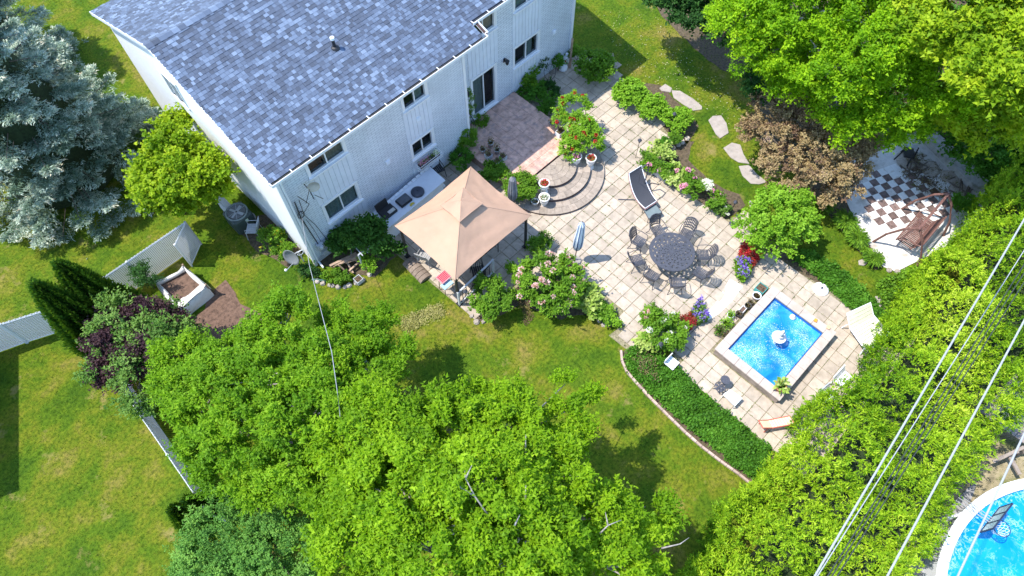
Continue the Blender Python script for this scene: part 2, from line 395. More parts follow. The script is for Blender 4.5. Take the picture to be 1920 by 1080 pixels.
# grass blades
def grass(n):
    rng = np.random.default_rng(3)
    fr = gp([(-60,-60),(1980,-60),(1980,1140),(-60,1140)])
    a = np.array(fr); lo, hi = a.min(0), a.max(0)
    P = rng.uniform(lo, hi, (n * 2, 2)); k = inpoly(P, fr)
    for poly in (PATIO, SOIL, [(4.2,14.7),(19.2,14.7),(19.2,26),(4.2,26)], [(4.5,-6.4),(26,-6.4),(26,-1.5),(4.5,-1.5)]): k &= ~inpoly(P, poly)
    P = P[k][:n]; m = len(P)
    cl = np.sin(P[:, 0] * 2.1 + 1.3 * np.sin(P[:, 1] * 1.7)) * np.sin(P[:, 1] * 2.7 + np.sin(P[:, 0] * 1.1))
    D = np.c_[rng.normal(size=(m, 2)) * .55, np.ones(m)]
    N = np.c_[rng.normal(size=(m, 2)), np.zeros(m)]
    sz = rng.uniform(.03, .075, m) * (1 + .2 * cl)
    big = np.sin(P[:,0]*.45+2)*np.cos(P[:,1]*.5+P[:,0]*.2)
    tint = np.clip(.42 + .2 * np.sin(P[:,0]*1.3+np.sin(P[:,1]*2.2))*np.sin(P[:,1]*.9+P[:,0]*.4) + .16 * cl + .15*big + rng.normal(size=m) * .3, 0, 1)
    o = leafmesh('lawn_grass', np.c_[P, np.zeros(m)], D, N, sz, .16, tint,
                 leafmat('grass_blade', [(.03, .085, .006), (.078, .155, .008), (.15, .205, .014), (.33, .285, .09)], .35, .7), None, tri=True)
    tag(o, 'short green and straw coloured grass of the lawns', 'grass', kind='stuff'); return o
grass(280000)

# ------------------------------------------------------------------ patio of square slabs
M_JOINT = pm('mossy_joint_sand', (.25, .215, .13), .4, 14, .95, .6, dirt=((.10, .14, .03), 1.5, .52))
patio_base = MB(); patio_base.prism(PATIO, -.04, .014)
patio = patio_base.build('patio', M_JOINT, None, kind='structure')
M_SLAB = pm('concrete_slab', (.44, .365, .285), .13, 5, .85, .35, fine=60, island=.13, dirt=((.28, .23, .175), 1.4, .56))
T = .457; cells = []
px0 = np.array(PATIO)
for i in range(12, 47):
    for j in range(-8, 34):
        cx, cy = .435 + T * (i + .5), .450 + T * (j + .5) - T
        cells.append((cx, cy))
cells = np.array(cells); cells = cells[inpoly(cells, PATIO)]
ok = ~((cells[:, 0] > POOL[0] + .1) & (cells[:, 0] < POOL[1] - .1) & (cells[:, 1] > POOL[2] + .1) & (cells[:, 1] < POOL[3] - .1))
ok &= ~((cells[:, 0] > TER[0] + .3) & (cells[:, 0] < TER[1] - .3) & (cells[:, 1] > TER[2] + .2))
ok &= ~((cells[:, 1] > 14.5) & (cells[:, 0] < 12.2))
cells = cells[ok]; dist = np.hypot(cells[:, 0], cells[:, 1]); order = np.argsort(dist)
def slab_mesh(mb, c, rr, t=T):
    h = t/2 - .006 - rr.uniform(0, .004); z = .036 + rr.uniform(-.004, .006); b = .010
    vs = [(c[0]+sx*h, c[1]+sy*h, .0) for sx, sy in ((-1,-1),(1,-1),(1,1),(-1,1))] + \
         [(c[0]+sx*h, c[1]+sy*h, z-b) for sx, sy in ((-1,-1),(1,-1),(1,1),(-1,1))] + \
         [(c[0]+sx*(h-b), c[1]+sy*(h-b), z + rr.uniform(-.003,.003)) for sx, sy in ((-1,-1),(1,-1),(1,1),(-1,1))]
    mb.add(vs, [(0,1,5,4),(1,2,6,5),(2,3,7,6),(3,0,4,7),(4,5,9,8),(5,6,10,9),(6,7,11,10),(7,4,8,11),(8,9,10,11)])
rr = random.Random(5); protos = []
for k in range(6):
    mb = MB(); slab_mesh(mb, (0, 0), rr); protos.append(mb)
first = []
for q, oi in enumerate(order[:300]):
    c = cells[oi]; k = rr.randrange(6)
    if k >= len(first):
        k = len(first); o = protos[k].build('slab', M_SLAB, patio, world=False); first.append(o)
        o.location = (c[0], c[1], 0)
    else: o = inst(first[k], patio, (c[0], c[1], 0), (0, 0, rr.choice((0, math.pi/2, math.pi))), name='slab')
mb = MB()
for oi in order[300:]: slab_mesh(mb, cells[oi], rr)
mb.build('slab_field', M_SLAB, patio, kind='stuff')
# weeds in the joints
def weeds(n):
    rng = np.random.default_rng(9)
    P = []
    hot = np.array([tuple(G(a, b))[:2] for a, b in ((1180,300),(1150,345),(1130,380),(1080,405),(1120,440),(1150,470),(1200,400),(1090,430),(1250,290),(1225,260),(1390,545),(1480,580),(1350,700),(1180,350),(1170,420),(1250,430),(1300,560),(1460,560))])
    while len(P) < n:
        c = cells[rng.integers(len(cells))] + np.array([rng.choice([-.5,.5]), rng.choice([-.5,.5])]) * T
        d = np.min(np.hypot(*(hot - c).T))
        if rng.random() > math.exp(-d * .75) + .04: continue
        s = rng.uniform(-.23, .23)
        ctr = (c + np.array([s, 0])) if rng.random() < .5 else (c + np.array([0, s]))
        for _ in range(rng.integers(3, 14)): P.append(ctr + rng.normal(size=2) * .022)
    P = np.array(P[:n]); m = len(P)
    tag(leafmesh('joint_weeds', np.c_[P, np.full(m, .02)], np.c_[rng.normal(size=(m,2))*.9, np.ones(m)*.7], np.c_[rng.normal(size=(m,2)), np.ones(m)],
        rng.uniform(.02, .055, m), .22, rng.random(m), leafmat('weed', [(.05,.11,.012),(.10,.19,.02),(.2,.26,.04)]), None),
        'small green weeds sprouting from the joints between the patio slabs', 'weeds', kind='stuff')
weeds(13000)

# ------------------------------------------------------------------ raised terrace and half-round steps
def terrace():
    t = thing('terrace', 'raised terrace of pinkish mottled paving outside the sliding door', 'terrace', (TER[0], TER[2], 0))
    b = MB(); b.box(((TER[0]+TER[1])/2, (TER[2]+TER[3])/2, .225), (TER[1]-TER[0]-.04, TER[3]-TER[2]-.04, .45))
    b.build('base', pm('terrace_riser', (.22, .15, .12), .3, 7, .85, .5), t)
    m = pm('pink_flagstone', (.56, .345, .265), .28, 4.5, .7, .4, fine=30, island=.10, dirt=((.36,.25,.22), 5.0, .54))
    w = .46; nx = int((TER[1]-TER[0])/w); ny = int((TER[3]-TER[2])/w); wx = (TER[1]-TER[0])/nx; wy = (TER[3]-TER[2])/ny
    src = None; r = random.Random(2)
    for i in range(nx):
        for j in range(ny):
            loc = (wx*(i+.5), wy*(j+.5), 0)
            if src is None:
                q = MB(); q.box((0, 0, .475), (wx-.008, wy-.008, .05)); src = q.build('tile', m, t, world=False, bevel=.003); src.location = loc
            else:
                o = inst(src, t, (loc[0], loc[1], r.uniform(-.002, .002)), name='tile')
                bv = o.modifiers.new('b', 'BEVEL'); bv.width = .003; bv.segments = 1
terrace()
def steps():
    t = thing('garden_steps', 'three half-round brick steps curving down from the terrace', 'steps', (SC[0], SC[1], 0))
    m = pm('step_paver', (.33, .27, .215), .16, 8, .85, .45, fine=60, island=.2, dirt=((.28,.22,.17), 3, .6))
    mr = pm('step_riser', (.13, .08, .075), .3, 9, .85, .5)
    for lv, (R0, R1, z) in enumerate(((1.66, 2.27, .15), (1.08, 1.68, .30), (0.0, 1.10, .45))):
        b = MB(); n = 40
        b.prism([(SC[0] + (R1-.02)*math.cos(math.pi + math.pi*k/n), SC[1] - .03 + (R1-.02)*math.sin(math.pi + math.pi*k/n)) for k in range(n+1)], z-.15 + .002*lv, z-.03)
        b.build('riser', mr, t)
        rings = [(R0, (R0+R1)/2), ((R0+R1)/2, R1)] if R0 > 0 else [(0, .28), (.28, .55), (.55, .82), (.82, R1)]
        for (a, c) in rings:
            k = max(3, int(math.pi * (a + c) / 2 / .30))
            for q in range(k):
                a0, a1 = math.pi + math.pi*q/k, math.pi + math.pi*(q+1)/k; g_ = .004; e = g_/max(.1, c)
                o = MB(); pts = [(SC[0] + rr_*math.cos(th), SC[1] - .03 + rr_*math.sin(th)) for rr_, th in
                    ([(c-g_, a0+e + (a1-a0-2*e)*s/3) for s in range(4)] + [(max(a, .01)+g_, a1-e - (a1-a0-2*e)*s/3) for s in range(4)])]
                o.prism(pts, z-.03, z + random.uniform(-.002, .002)); o.build('paver', m, t)
steps()

# ------------------------------------------------------------------ stepping stones, chequered terrace, kerb walk
M_FLAG = pm('flagstone', (.36, .31, .27), .12, 4, .85, .35, dirt=((.28, .27, .18), 3, .6))
for k, (lab, poly) in enumerate((
    ('long pale stepping stone in the lawn beside the round green shrubs', [(1259,170),(1275,171),(1300,186),(1316,200),(1316,206),(1300,208),(1280,196),(1263,184)]),
    ('small broken stepping stone, farthest up the lawn path', [(1236,166),(1247,158),(1260,166),(1257,174),(1240,171)]),
    ('upright kite shaped stepping stone, third along the lawn path', [(1328,226),(1336,218),(1352,217),(1362,232),(1366,250),(1350,260),(1342,252)]),
    ('stepping stone half in the shade of the brown smoke bush', [(1356,278),(1372,268),(1388,272),(1394,290),(1405,308),(1385,305),(1370,296)]),
    ('dappled stepping stone at the foot of the brown smoke bush', [(1385,312),(1404,310),(1420,328),(1438,342),(1424,346),(1408,345),(1392,330)]),
    ('small pale stepping stone beside the clipped bright green bush', [(1404,376),(1416,378),(1426,388),(1418,393),(1406,389)]),
    ('flat stone at the end of the grass beside the day lilies', [(1609,489),(1618,486),(1626,494),(1620,499),(1610,497)]),
    ('long tan stone between the ivy strip and the hedge', [(1640,556),(1652,555),(1664,568),(1664,583),(1650,580)]))):
    o = MB(); o.prism(gp(poly), -.02, .035); q = o.build('stepping_stone', M_FLAG, None, bevel=.01); tag(q, lab, 'stepping stone', 'stepping stones across the lawn')
def chequer():
    t = thing('chequered_paving', 'chequered patch of black and white tiles in a white painted slab', 'paving', (19, -2, 0))
    b = MB(); b.prism(gp([(1560,320),(1608,425),(1655,500),(1680,510),(1760,470),(1840,420),(1850,360),(1770,260),(1700,250)]), -.02, .03)
    b.build('slab', pm('white_painted_concrete', (.64, .60, .56), .08, 5, .7, .3, dirt=((.36,.30,.24), 1.6, .54)), t)
    m0 = pm('white_tile', (.76, .74, .72), .06, 6, .45, .1, dirt=((.5,.42,.33), 2.5, .56)); m1 = pm('black_tile', (.17, .115, .10), .4, 7, .5, .15, island=.3, dirt=((.38,.27,.14), 2.2, .66))
    o = G(1676.7, 389.2); u = G(1689.7, 384.2) - o; v = G(1686.7, 400.2) - o; w = (u.length + v.length) / 2
    u.normalize(); v = Vector((u.y, -u.x, 0)); ang = math.atan2(u.y, u.x); src = {}; rr = random.Random(8)
    area = gp([(1606,350),(1640,322),(1705,290),(1765,325),(1812,385),(1768,412),(1735,402),(1665,440),(1645,425)])
    for i in range(-9, 12):
        for j in range(-9, 9):
            c = o + u * w * i + v * w * j
            if not inpoly(np.array([[c.x, c.y]]), area)[0]: continue
            k = (i + j) % 2
            if k == 0 and i - j > 6 and rr.random() < .5: k = 1
            if k == 1 and rr.random() < .04: continue
            k = 1 - k
            if k not in src:
                q = MB(); q.box((0, 0, .036), (w-.012, w-.012, .02)); src[k] = q.build('tile', (m0, m1)[k], t, world=False); x = src[k]
            else: x = inst(src[k], t, name='tile')
            x.location = (c.x - 19, c.y + 2, rr.uniform(-.003, .003)); x.rotation_euler = (0, 0, ang + rr.choice((0, math.pi/2)))
    q = MB(); 
    for (x, y, s, sd) in ((24.9,.3,.5,1),(25.1,-.5,.42,2),(24.6,1.2,.45,3),(24.75,-1.1,.4,4)): q.stone((x, y, .04), s, .05, sd)
    q.build('broken_paving', M_STONE, t)
chequer()
w_ = MB(); w_.prism(gp([(1700,238),(1722,232),(1848,345),(1838,362),(1815,355),(1790,330)]), -.02, .32)
tag(w_.build('low_wall', pm('old_concrete', (.36, .35, .33), .2, 4, .9, .4, dirt=((.17,.17,.12), 3, .56)), None, bevel=.02), 'low grey concrete wall behind the chequered paving', 'wall')
# ------------------------------------------------------------------ the house
def wall_cells(mb, x0, x1, z0, z1, holes, y, th, ax='x'):
    xs = sorted({x0, x1, *[h[0] for h in holes], *[h[1] for h in holes]}); zs = sorted({z0, z1, *[h[2] for h in holes], *[h[3] for h in holes]})
    for i in range(len(xs)-1):
        for j in range(len(zs)-1):
            cx, cz = (xs[i]+xs[i+1])/2, (zs[j]+zs[j+1])/2
            if any(h[0] < cx < h[1] and h[2] < cz < h[3] for h in holes): continue
            if ax == 'x': mb.box((cx, y + th/2, cz), (xs[i+1]-xs[i], th, zs[j+1]-zs[j]))
            else: mb.box((y + th/2, cx, cz), (th, xs[i+1]-xs[i], zs[j+1]-zs[j]))
def brick_white():
    m, n, b = _new('white_brick_sky_tint'); L = n.links.new
    tc = n.nodes.new('ShaderNodeTexCoord'); mp = n.nodes.new('ShaderNodeMapping'); L(tc.outputs['Object'], mp.inputs[0])
    mp.inputs['Rotation'].default_value = (math.radians(90), 0, 0)
    br = n.nodes.new('ShaderNodeTexBrick'); L(mp.outputs[0], br.inputs[0]); br.inputs['Scale'].default_value = 1.0
    br.inputs['Brick Width'].default_value = .30; br.inputs['Row Height'].default_value = .105; br.inputs['Mortar Size'].default_value = .011
    br.inputs['Color1'].default_value = (.70, .75, .81, 1); br.inputs['Color2'].default_value = (.65, .71, .77, 1); br.inputs['Mortar'].default_value = (.42, .47, .54, 1)  # blue of the skylight put into the white of the shaded front
    no = n.nodes.new('ShaderNodeTexNoise'); no.inputs['Scale'].default_value = 1.5; no.inputs['Detail'].default_value = 8; L(tc.outputs['Object'], no.inputs[0])
    r = _ramp(n, [(.3, (.88, .88, .88)), (.7, (1.04, 1.04, 1.04))]); L(no.outputs[0], r.inputs[0])
    mx = n.nodes.new('ShaderNodeMix'); mx.data_type = 'RGBA'; mx.blend_type = 'MULTIPLY'; mx.inputs[0].default_value = 1
    L(br.outputs[0], mx.inputs[6]); L(r.outputs[0], mx.inputs[7]); L(mx.outputs[2], b.inputs['Base Color']); b.inputs['Roughness'].default_value = .6
    bp = n.nodes.new('ShaderNodeBump'); bp.inputs['Strength'].default_value = .5; bp.inputs['Distance'].default_value = .012; bp.invert = True
    L(br.outputs['Fac'], bp.inputs['Height']); L(bp.outputs[0], b.inputs['Normal'])
    return m
M_BRICK = brick_white()
M_BOARD = pm('white_boards_sky_tint', (.66, .71, .78), .05, 3, .55, .1)  # white boards, tinted with the same blue skylight
M_ROOM = pm('dim_room', (.07, .065, .055), .2, 2, .9, 0)
M_CURT = pm('curtain', (.75, .62, .46), .18, 3, .9, .2); M_BLIND = pm('vertical_blind', (.55, .64, .6), .15, 9, .8, .1)
SLOPE = 1.9 / 5.5
def rz_(y): return 7.5 - SLOPE * abs(19.9 - y)
house = thing('house', 'white two storey house with a blue grey shingle roof', 'house', (4.2, 14.7, 0))
WL = [(5.33,6.80,1.72,2.70),(5.33,6.82,4.36,5.32),(9.43,10.50,1.74,2.57),(9.43,10.50,4.34,5.30)]
WR = [(13.17,14.48,.70,2.75),(13.30,14.54,4.57,5.50),(15.56,17.02,1.82,2.84),(15.56,17.02,4.62,5.50)]
wb = MB(); wall_cells(wb, 4.2, 12.3, 0, 5.44, WL, 14.7, .2); wall_cells(wb, 12.3, 19.15, 0, 5.62, WR, 15.3, .2)
wb.box((12.2, 15.1, 2.72), (.2, .395, 5.44))
wb.build('front_wall', M_BRICK, house)
gb = MB()                                    # gable ends and back
GW = (20.35, 21.35, 4.25, 5.35)
wall_cells(gb, 14.905, 25.2, 0, 5.6, [GW], 4.2, .2, 'y')
gb.add([(4.2,14.7,5.603),(4.2,25.2,5.603),(4.2,19.9,7.36),(4.4,14.7,5.603),(4.4,25.2,5.603),(4.4,19.9,7.36)], [(0,1,2)[::-1],(3,4,5),(0,2,5,3),(1,4,5,2)])
gb.box((19.05, 20.35, 2.8), (.195, 9.7, 5.6)); gb.box((11.7, 25.1, 2.7), (14.5, .2, 5.4))
gb.add([(18.95,15.3,5.603),(18.95,25.2,5.603),(18.95,19.9,7.36),(19.15,15.3,5.603),(19.15,25.2,5.603),(19.15,19.9,7.36)], [(0,1,2)[::-1],(3,4,5),(0,2,5,3),(1,4,5,2)])
gb.build('side_wall', pm('white_siding', (.84, .84, .84), .02, 2, .6, .1, fine=50), house)
ib = MB()
for (x0, x1, z0, z1) in WL: ib.box(((x0+x1)/2, 15.35, (z0+z1)/2), (x1-x0+.6, .04, z1-z0+.8))
for (x0, x1, z0, z1) in WR: ib.box(((x0+x1)/2, 15.95, (z0+z1)/2), (x1-x0+.6, .04, z1-z0+.8))
ib.box((11.6, 20, 3.0), (14.2, 8.0, .1)); ib.build('interior', M_ROOM, house)
def window(x0, x1, z0, z1, y, curt=None, door=False):
    f = MB(); w = .055; yy = y + .03; d = .10
    f.box(((x0+x1)/2, yy, z1-w/2), (x1-x0, d, w)); f.box(((x0+x1)/2, yy, z0+w/2), (x1-x0, d, w))
    for x in (x0+w/2, x1-w/2): f.box((x, yy, (z0+z1)/2), (w, d, z1-z0-2*w-.004))
    f.box(((x0+x1)/2, yy+.015, (z0+z1)/2), (w*.8, d*.7, z1-z0-2*w-.004))
    # casing standing proud of the wall
    for x in (x0-.035, x1+.035): f.box((x, y-.012, (z0+z1)/2), (.07, .045, z1-z0+.14))
    f.box(((x0+x1)/2, y-.012, z1+.035), (x1-x0-.002, .044, .068))
    fr = f.build('sliding_door' if door else 'window', M_TRIM, house)
    for a, b, dy in ((x0+w, (x0+x1)/2-w*.4, .03), ((x0+x1)/2+w*.4, x1-w, .05)):
        p = MB(); p.box(((a+b)/2, yy+dy, (z0+z1)/2), (b-a, .012, z1-z0-2*w)); p.build('pane', M_GLASSDARK, fr)
    s = MB(); s.box(((x0+x1)/2, y-.045, z0-.03), (x1-x0+.16, .13, .05)); s.build('sill', M_TRIM, fr)
    if curt:
        c = MB(); mat, a, b = curt; X0 = x0+(x1-x0)*a; X1 = x0+(x1-x0)*b; n = max(2, int((X1-X0)/.07))
        vs = []
        for k in range(n+1):
            xx = X0+(X1-X0)*k/n; vs += [(xx, y+.14+.03*(k%2), z0), (xx, y+.14+.03*(k%2), z1)]
        c.add(vs, [(2*k, 2*k+2, 2*k+3, 2*k+1) for k in range(n)]); c.build('curtain', mat, fr)
window(*WL[0], 14.7, (M_BLIND, .05, .95)); window(*WL[1], 14.7, (M_CURT, .45, 1.0)); window(*WL[2], 14.7); window(*WL[3], 14.7, (M_BLIND, .5, .9))
window(*WR[1], 15.3, (M_CURT, .48, 1)); window(*WR[2], 15.3, (M_BLIND, .5, .85)); window(*WR[3], 15.3, (M_BLIND, .1, .5)); window(*WR[0], 15.3, (M_BLIND, .05, .5), door=True)
# vertical boards between the windows
def boards(x0, x1, segs, y, n):
    w = (x1-x0)/n
    for k in range(n):
        for (a, b) in segs:
            o = MB(); o.box((x0+w*(k+.5), y-.007, (a+b)/2), (w-.014, .028, b-a)); o.build('board', M_BOARD, house, bevel=.004)
boards(5.20, 6.95, [(0.02,1.62),(2.80,4.27)], 14.7, 9); boards(9.32, 10.62, [(0.02,1.64),(2.67,4.25)], 14.7, 7)
boards(13.05, 14.65, [(2.85,4.48)], 15.3, 8); boards(15.46, 17.12, [(.52,1.72),(2.94,4.53)], 15.3, 9)
# gable window
f = MB(); y0, y1, z0, z1 = GW
for y in (y0+.03, y1-.03, (y0+y1)/2): f.box((4.21, y, (z0+z1)/2), (.1, .06, z1-z0-.004))
for z in (z0-.03, z1+.03): f.box((4.20, (y0+y1)/2, z), (.12, y1-y0+.12, .06))
fr = f.build('window', M_TRIM, house)
p = MB(); p.box((4.24, (y0+y1)/2, (z0+z1)/2), (.01, y1-y0-.13, z1-z0)); p.build('pane', M_GLASSDARK, fr)
# corner boards, fascia, soffit
for q_, h_ in (((4.185, 14.685, 2.72), 5.44), ((12.305, 14.69, 2.72), 5.43), ((19.16, 15.29, 2.8), 5.6)): c = MB(); c.box(q_, (.11, .11, h_)); c.build('corner_board', M_TRIM, house)
sf = MB(); 
for (xa, xb, ye, yw, zt) in ((3.95, 13.02, 14.42, 14.72, 5.60), (13.06, 19.42, 15.07, 15.32, 5.80)):
    sf.box(((xa+xb)/2, (ye+yw)/2, zt-.17), (xb-xa, yw-ye, .02)); sf.box(((xa+xb)/2, ye, zt-.11), (xb-xa, .03, .15))
sf.box((13.04, 14.74, 5.50), (.03, .68, .17)); sf.build('soffit', M_TRIM, house)
# ---- roof
M_SH = None
def shingle_material():
    m, n, b = _new('shingle'); L = n.links.new
    g = n.nodes.new('ShaderNodeNewGeometry'); oi = n.nodes.new('ShaderNodeObjectInfo')
    ad = n.nodes.new('ShaderNodeMath'); ad.operation = 'ADD'; L(g.outputs['Random Per Island'], ad.inputs[0]); L(oi.outputs['Random'], ad.inputs[1])
    fr = n.nodes.new('ShaderNodeMath'); fr.operation = 'FRACT'; L(ad.outputs[0], fr.inputs[0])
    r = _ramp(n, [(0, (.055, .070, .100)), (.35, (.074, .097, .142)), (.62, (.095, .128, .188)), (.87, (.126, .17, .245)), (1, (.18, .235, .325))]); L(fr.outputs[0], r.inputs[0])
    tc = n.nodes.new('ShaderNodeTexCoord'); no = n.nodes.new('ShaderNodeTexNoise'); no.inputs['Scale'].default_value = 90; no.inputs['Detail'].default_value = 3
    L(tc.outputs['Object'], no.inputs[0]); r2 = _ramp(n, [(.3, (.72, .72, .72)), (.7, (1.25, 1.25, 1.25))]); L(no.outputs[0], r2.inputs[0])
    mx = n.nodes.new('ShaderNodeMix'); mx.data_type = 'RGBA'; mx.blend_type = 'MULTIPLY'; mx.inputs[0].default_value = 1
    L(r.outputs[0], mx.inputs[6]); L(r2.outputs[0], mx.inputs[7]); L(mx.outputs[2], b.inputs['Base Color']); b.inputs['Roughness'].default_value = .85
    bp = n.nodes.new('ShaderNodeBump'); bp.inputs['Strength'].default_value = .5; bp.inputs['Distance'].default_value = .01; L(no.outputs[0], bp.inputs['Height']); L(bp.outputs[0], b.inputs['Normal'])
    return m
M_SH = shingle_material(); M_DECK = pm('roof_deck', (.07, .075, .10), .2, 10, .9, .2)
rb = MB()
def roofq(x0, x1, ya, yb, off=-.02, th=.08):
    za, zb = rz_(ya)+off, rz_(yb)+off
    rb.add([(x0,ya,za-th),(x1,ya,za-th),(x1,yb,zb-th),(x0,yb,zb-th),(x0,ya,za),(x1,ya,za),(x1,yb,zb),(x0,yb,zb)], [(0,3,2,1),(4,5,6,7),(0,1,5,4),(1,2,6,5),(2,3,7,6),(3,0,4,7)])
roofq(3.93, 13.05, 14.40, 19.9); roofq(13.052, 19.42, 15.05, 19.9); roofq(3.93, 19.42, 25.4, 19.902)
roof = rb.build('roof', M_DECK, house)
su, cu = math.sin(math.atan(SLOPE)), math.cos(math.atan(SLOPE))
def shingle(mb, x, s, w, side, th, ex, lift):
    # s = distance up the slope from the eave line
    ye = 14.38 if side > 0 else 25.42
    def pt(xx, ss, hh): return (xx, ye + side*(ss*cu - hh*su), rz_(14.4) + ss*su + hh*cu - .012)
    a, b = s - .01, s + ex + .01
    v = [pt(x, a, lift), pt(x+w, a, lift), pt(x+w, b, .001), pt(x, b, .001), pt(x, a, lift+th), pt(x+w, a, lift+th), pt(x+w, b, .004), pt(x, b, .004)]
    fs = [(4,5,6,7),(0,1,5,4),(1,2,6,5),(3,0,4,7)]
    if side < 0: fs = [f_[::-1] for f_ in fs]
    mb.add(v, fs)
rr = random.Random(4); EX = .141; LEN = 5.5 / cu; tabs = []
for side in (1, -1):
    for row in range(int(LEN/EX)):
        s = row*EX; y = 14.4 + s*cu
        x = 3.92 + rr.uniform(-.0, .2)*(row % 2)
        xe = 13.07 if (side > 0 and y < 15.05) else 19.44
        x = 3.91
        while x < xe - .02:
            w = rr.choice((.10, .13, .15, .17, .20)) * rr.uniform(.9, 1.1); w = min(w, xe - x)
            tabs.append((x, s, w - .006, side, rr.choice((.004, .006, .011, .013)), .004 + rr.uniform(0, .003))); x += w
camd = lambda t: math.hypot(t[0], (14.4 + t[1]*cu) if t[3] > 0 else 40)
tabs.sort(key=camd)
for t_ in tabs[:300]:
    o = MB(); shingle(o, t_[0], t_[1], t_[2], t_[3], t_[4], EX, t_[5]); o.build('shingle', M_SH, roof)
o = MB()
for t_ in tabs[300:]: shingle(o, t_[0], t_[1], t_[2], t_[3], t_[4], EX, t_[5])
o.build('shingle_field', M_SH, roof, kind='stuff')
x = 3.9; k = 0; src = None
while x < 19.4:
    o = MB(); h = .16; a, b = .030 + .001*(k % 3), .012
    vs = []
    for (xx, up) in ((0, a), (.27, b)):
        vs += [(xx, -h*cu, -h*su + up), (xx, 0, up + .006), (xx, h*cu, -h*su + up)]
    vs += [(0, -h*cu, -h*su), (0, 0, .0), (0, h*cu, -h*su)]
    o.add(vs, [(0,3,4,1)[::-1],(1,4,5,2)[::-1],(6,7,1,0)[::-1],(7,8,2,1)[::-1]])
    if src is None: src = o.build('ridge_cap', M_SH, roof, world=False); q = src
    else: q = inst(src, roof, name='ridge_cap')
    q.location = (x - 4.2, 19.9 - 14.7, 7.5); x += .235; k += 1
# rake trim and gutters
for xx, ya in ((3.915, 14.40), (19.435, 15.05)):
    for yy in (ya, 25.4): rk = MB(); rk.bar((xx, yy, rz_(yy)-.07), (xx, 19.9, 7.43), .03, .14); rk.build('rake_trim', M_TRIM, roof)
def gutter(a, b):
    a, b = Vector(a), Vector(b); d = (b-a).normalized(); q = Vector((-d.y, d.x, 0))   # q towards the house
    g_ = MB(); w = .13
    g_.m = 0; g_.bar(a - q*w, b - q*w, .022, .11); g_.bar(a - q*w/2 + Vector((0,0,-.05)), b - q*w/2 + Vector((0,0,-.05)), w-.02, .012)
    n = max(1, int((b-a).length/.75))
    for k in range(n+1):
        p = a.lerp(b, (k+.02)/(n+.04)); g_.bar(p - q*(w+.005) + Vector((0,0,.058)), p + q*.02 + Vector((0,0,.058)), .03, .012)
    o = g_.build('gutter', M_TRIM, roof)
    l = MB(); l.bar(a - q*w/2 + Vector((0,0,-.03)), b - q*w/2 + Vector((0,0,-.03)), w-.03, .02); l.build('gutter_dark_strip', pm('gutter_inside_brown', (.075, .045, .04), .4, 12, .9, .5), o)  # plain dark brown strip along the inside of the trough
gutter((3.90, 14.375, 5.55), (13.2, 14.375, 5.55)); gutter((13.10, 15.03, 5.76), (19.45, 15.03, 5.76)); gutter((13.19, 14.37, 5.58), (13.19, 14.9, 5.76))
# roof vent
vx, vy = 8.35, 18.25
for z in np.linspace(6, 7.2, 25):
    p = G(628, 90, z)
    if abs(rz_(p.y) - z) < .03: vx, vy = p.x, p.y
o = MB(); o.m = 0; o.lathe([(.17, -.04), (.12, .03), (.06, .05)], (vx, vy, rz_(vy)), 12); o.lathe([(.055, 0), (.055, .36)], (vx, vy, rz_(vy)), 10)
o.m = 1; o.lathe([(.075, .33), (.075, .42), (.035, .425), (.03, .36)], (vx, vy, rz_(vy)), 12)
o.build('vent_pipe', (M_BLACK, M_TRIM), roof, smooth=False)
# downspout, wall vents, cables, meter
d_ = MB(); d_.tube([(4.32, 14.52, 5.45), (4.32, 14.6, 5.2), (4.30, 14.63, 4.9), (4.30, 14.63, .25), (4.30, 14.35, .08)], .04, 8); d_.build('downspout', M_TRIM, house)
for (x, z) in ((8.3, 2.55), (9.95, 3.55), (18.0, 2.2)):
    v_ = MB(); yy = 14.7 if x < 12 else 15.3; v_.box((x, yy-.03, z), (.2, .055, .2))
    for k in range(4): v_.box((x, yy-.065, z-.07+.045*k), (.17, .02, .012))
    v_.build('wall_vent', M_TRIM, house)
def wall_lamp(x, z):
    l = MB(); y = 15.3; l.box((x, y-.02, z), (.10, .035, .18)); l.tube([(x, y-.03, z+.05), (x, y-.14, z+.16), (x, y-.18, z+.10)], .014, 6)
    l.lathe([(.035, -.14), (.075, -.06), (.085, .06), (.10, .065), (.03, .13), (.01, .17)], (x, y-.18, z), 8); l.build('wall_lamp', M_BLACK, house)
wall_lamp(15.0, 2.62); wall_lamp(12.76, 2.45)
M_GREY = pm('grey_enamel', (.42, .44, .46), .08, 9, .5, .1)
mm = MB(); mm.box((4.62, 14.62, .95), (.26, .15, .36)); mm.lathe([(.085, 0), (.085, .1), (.06, .14)], (4.62, 14.5, .95), 14); mm.box((4.9, 14.63, .8), (.2, .12, .42)); mm.box((4.75, 14.62, .45), (.35, .14, .25))
mm.build('electric_meter', M_GREY, house)
cb = MB()
cb.tube([(4.45, 14.6, 3.9), (4.42, 14.62, 3.0), (4.58, 14.62, 1.15)], .022, 6); cb.tube([(4.62, 14.55, 4.1), (4.85, 14.5, 3.5), (4.55, 14.55, 3.2), (4.6, 14.56, 3.9)], .014, 5)
cb.tube([(4.5, 14.56, 3.3), (4.78, 14.6, 2.2), (4.95, 14.6, 1.05)], .012, 5); cb.tube([(4.55, 14.58, 2.8), (4.65, 14.6, 2.1), (4.72, 14.62, 1.1)], .010, 5)
for k in range(3): cb.tube([(4.45+.13*math.cos(a), 14.55, 3.2+.16*math.sin(a)+.02*k) for a in np.linspace(0, 6.28, 12)], .009, 4)
cb.build('service_cable', M_BLACK, house)
ant = MB(); a0 = (5.0, 14.62, 4.35)
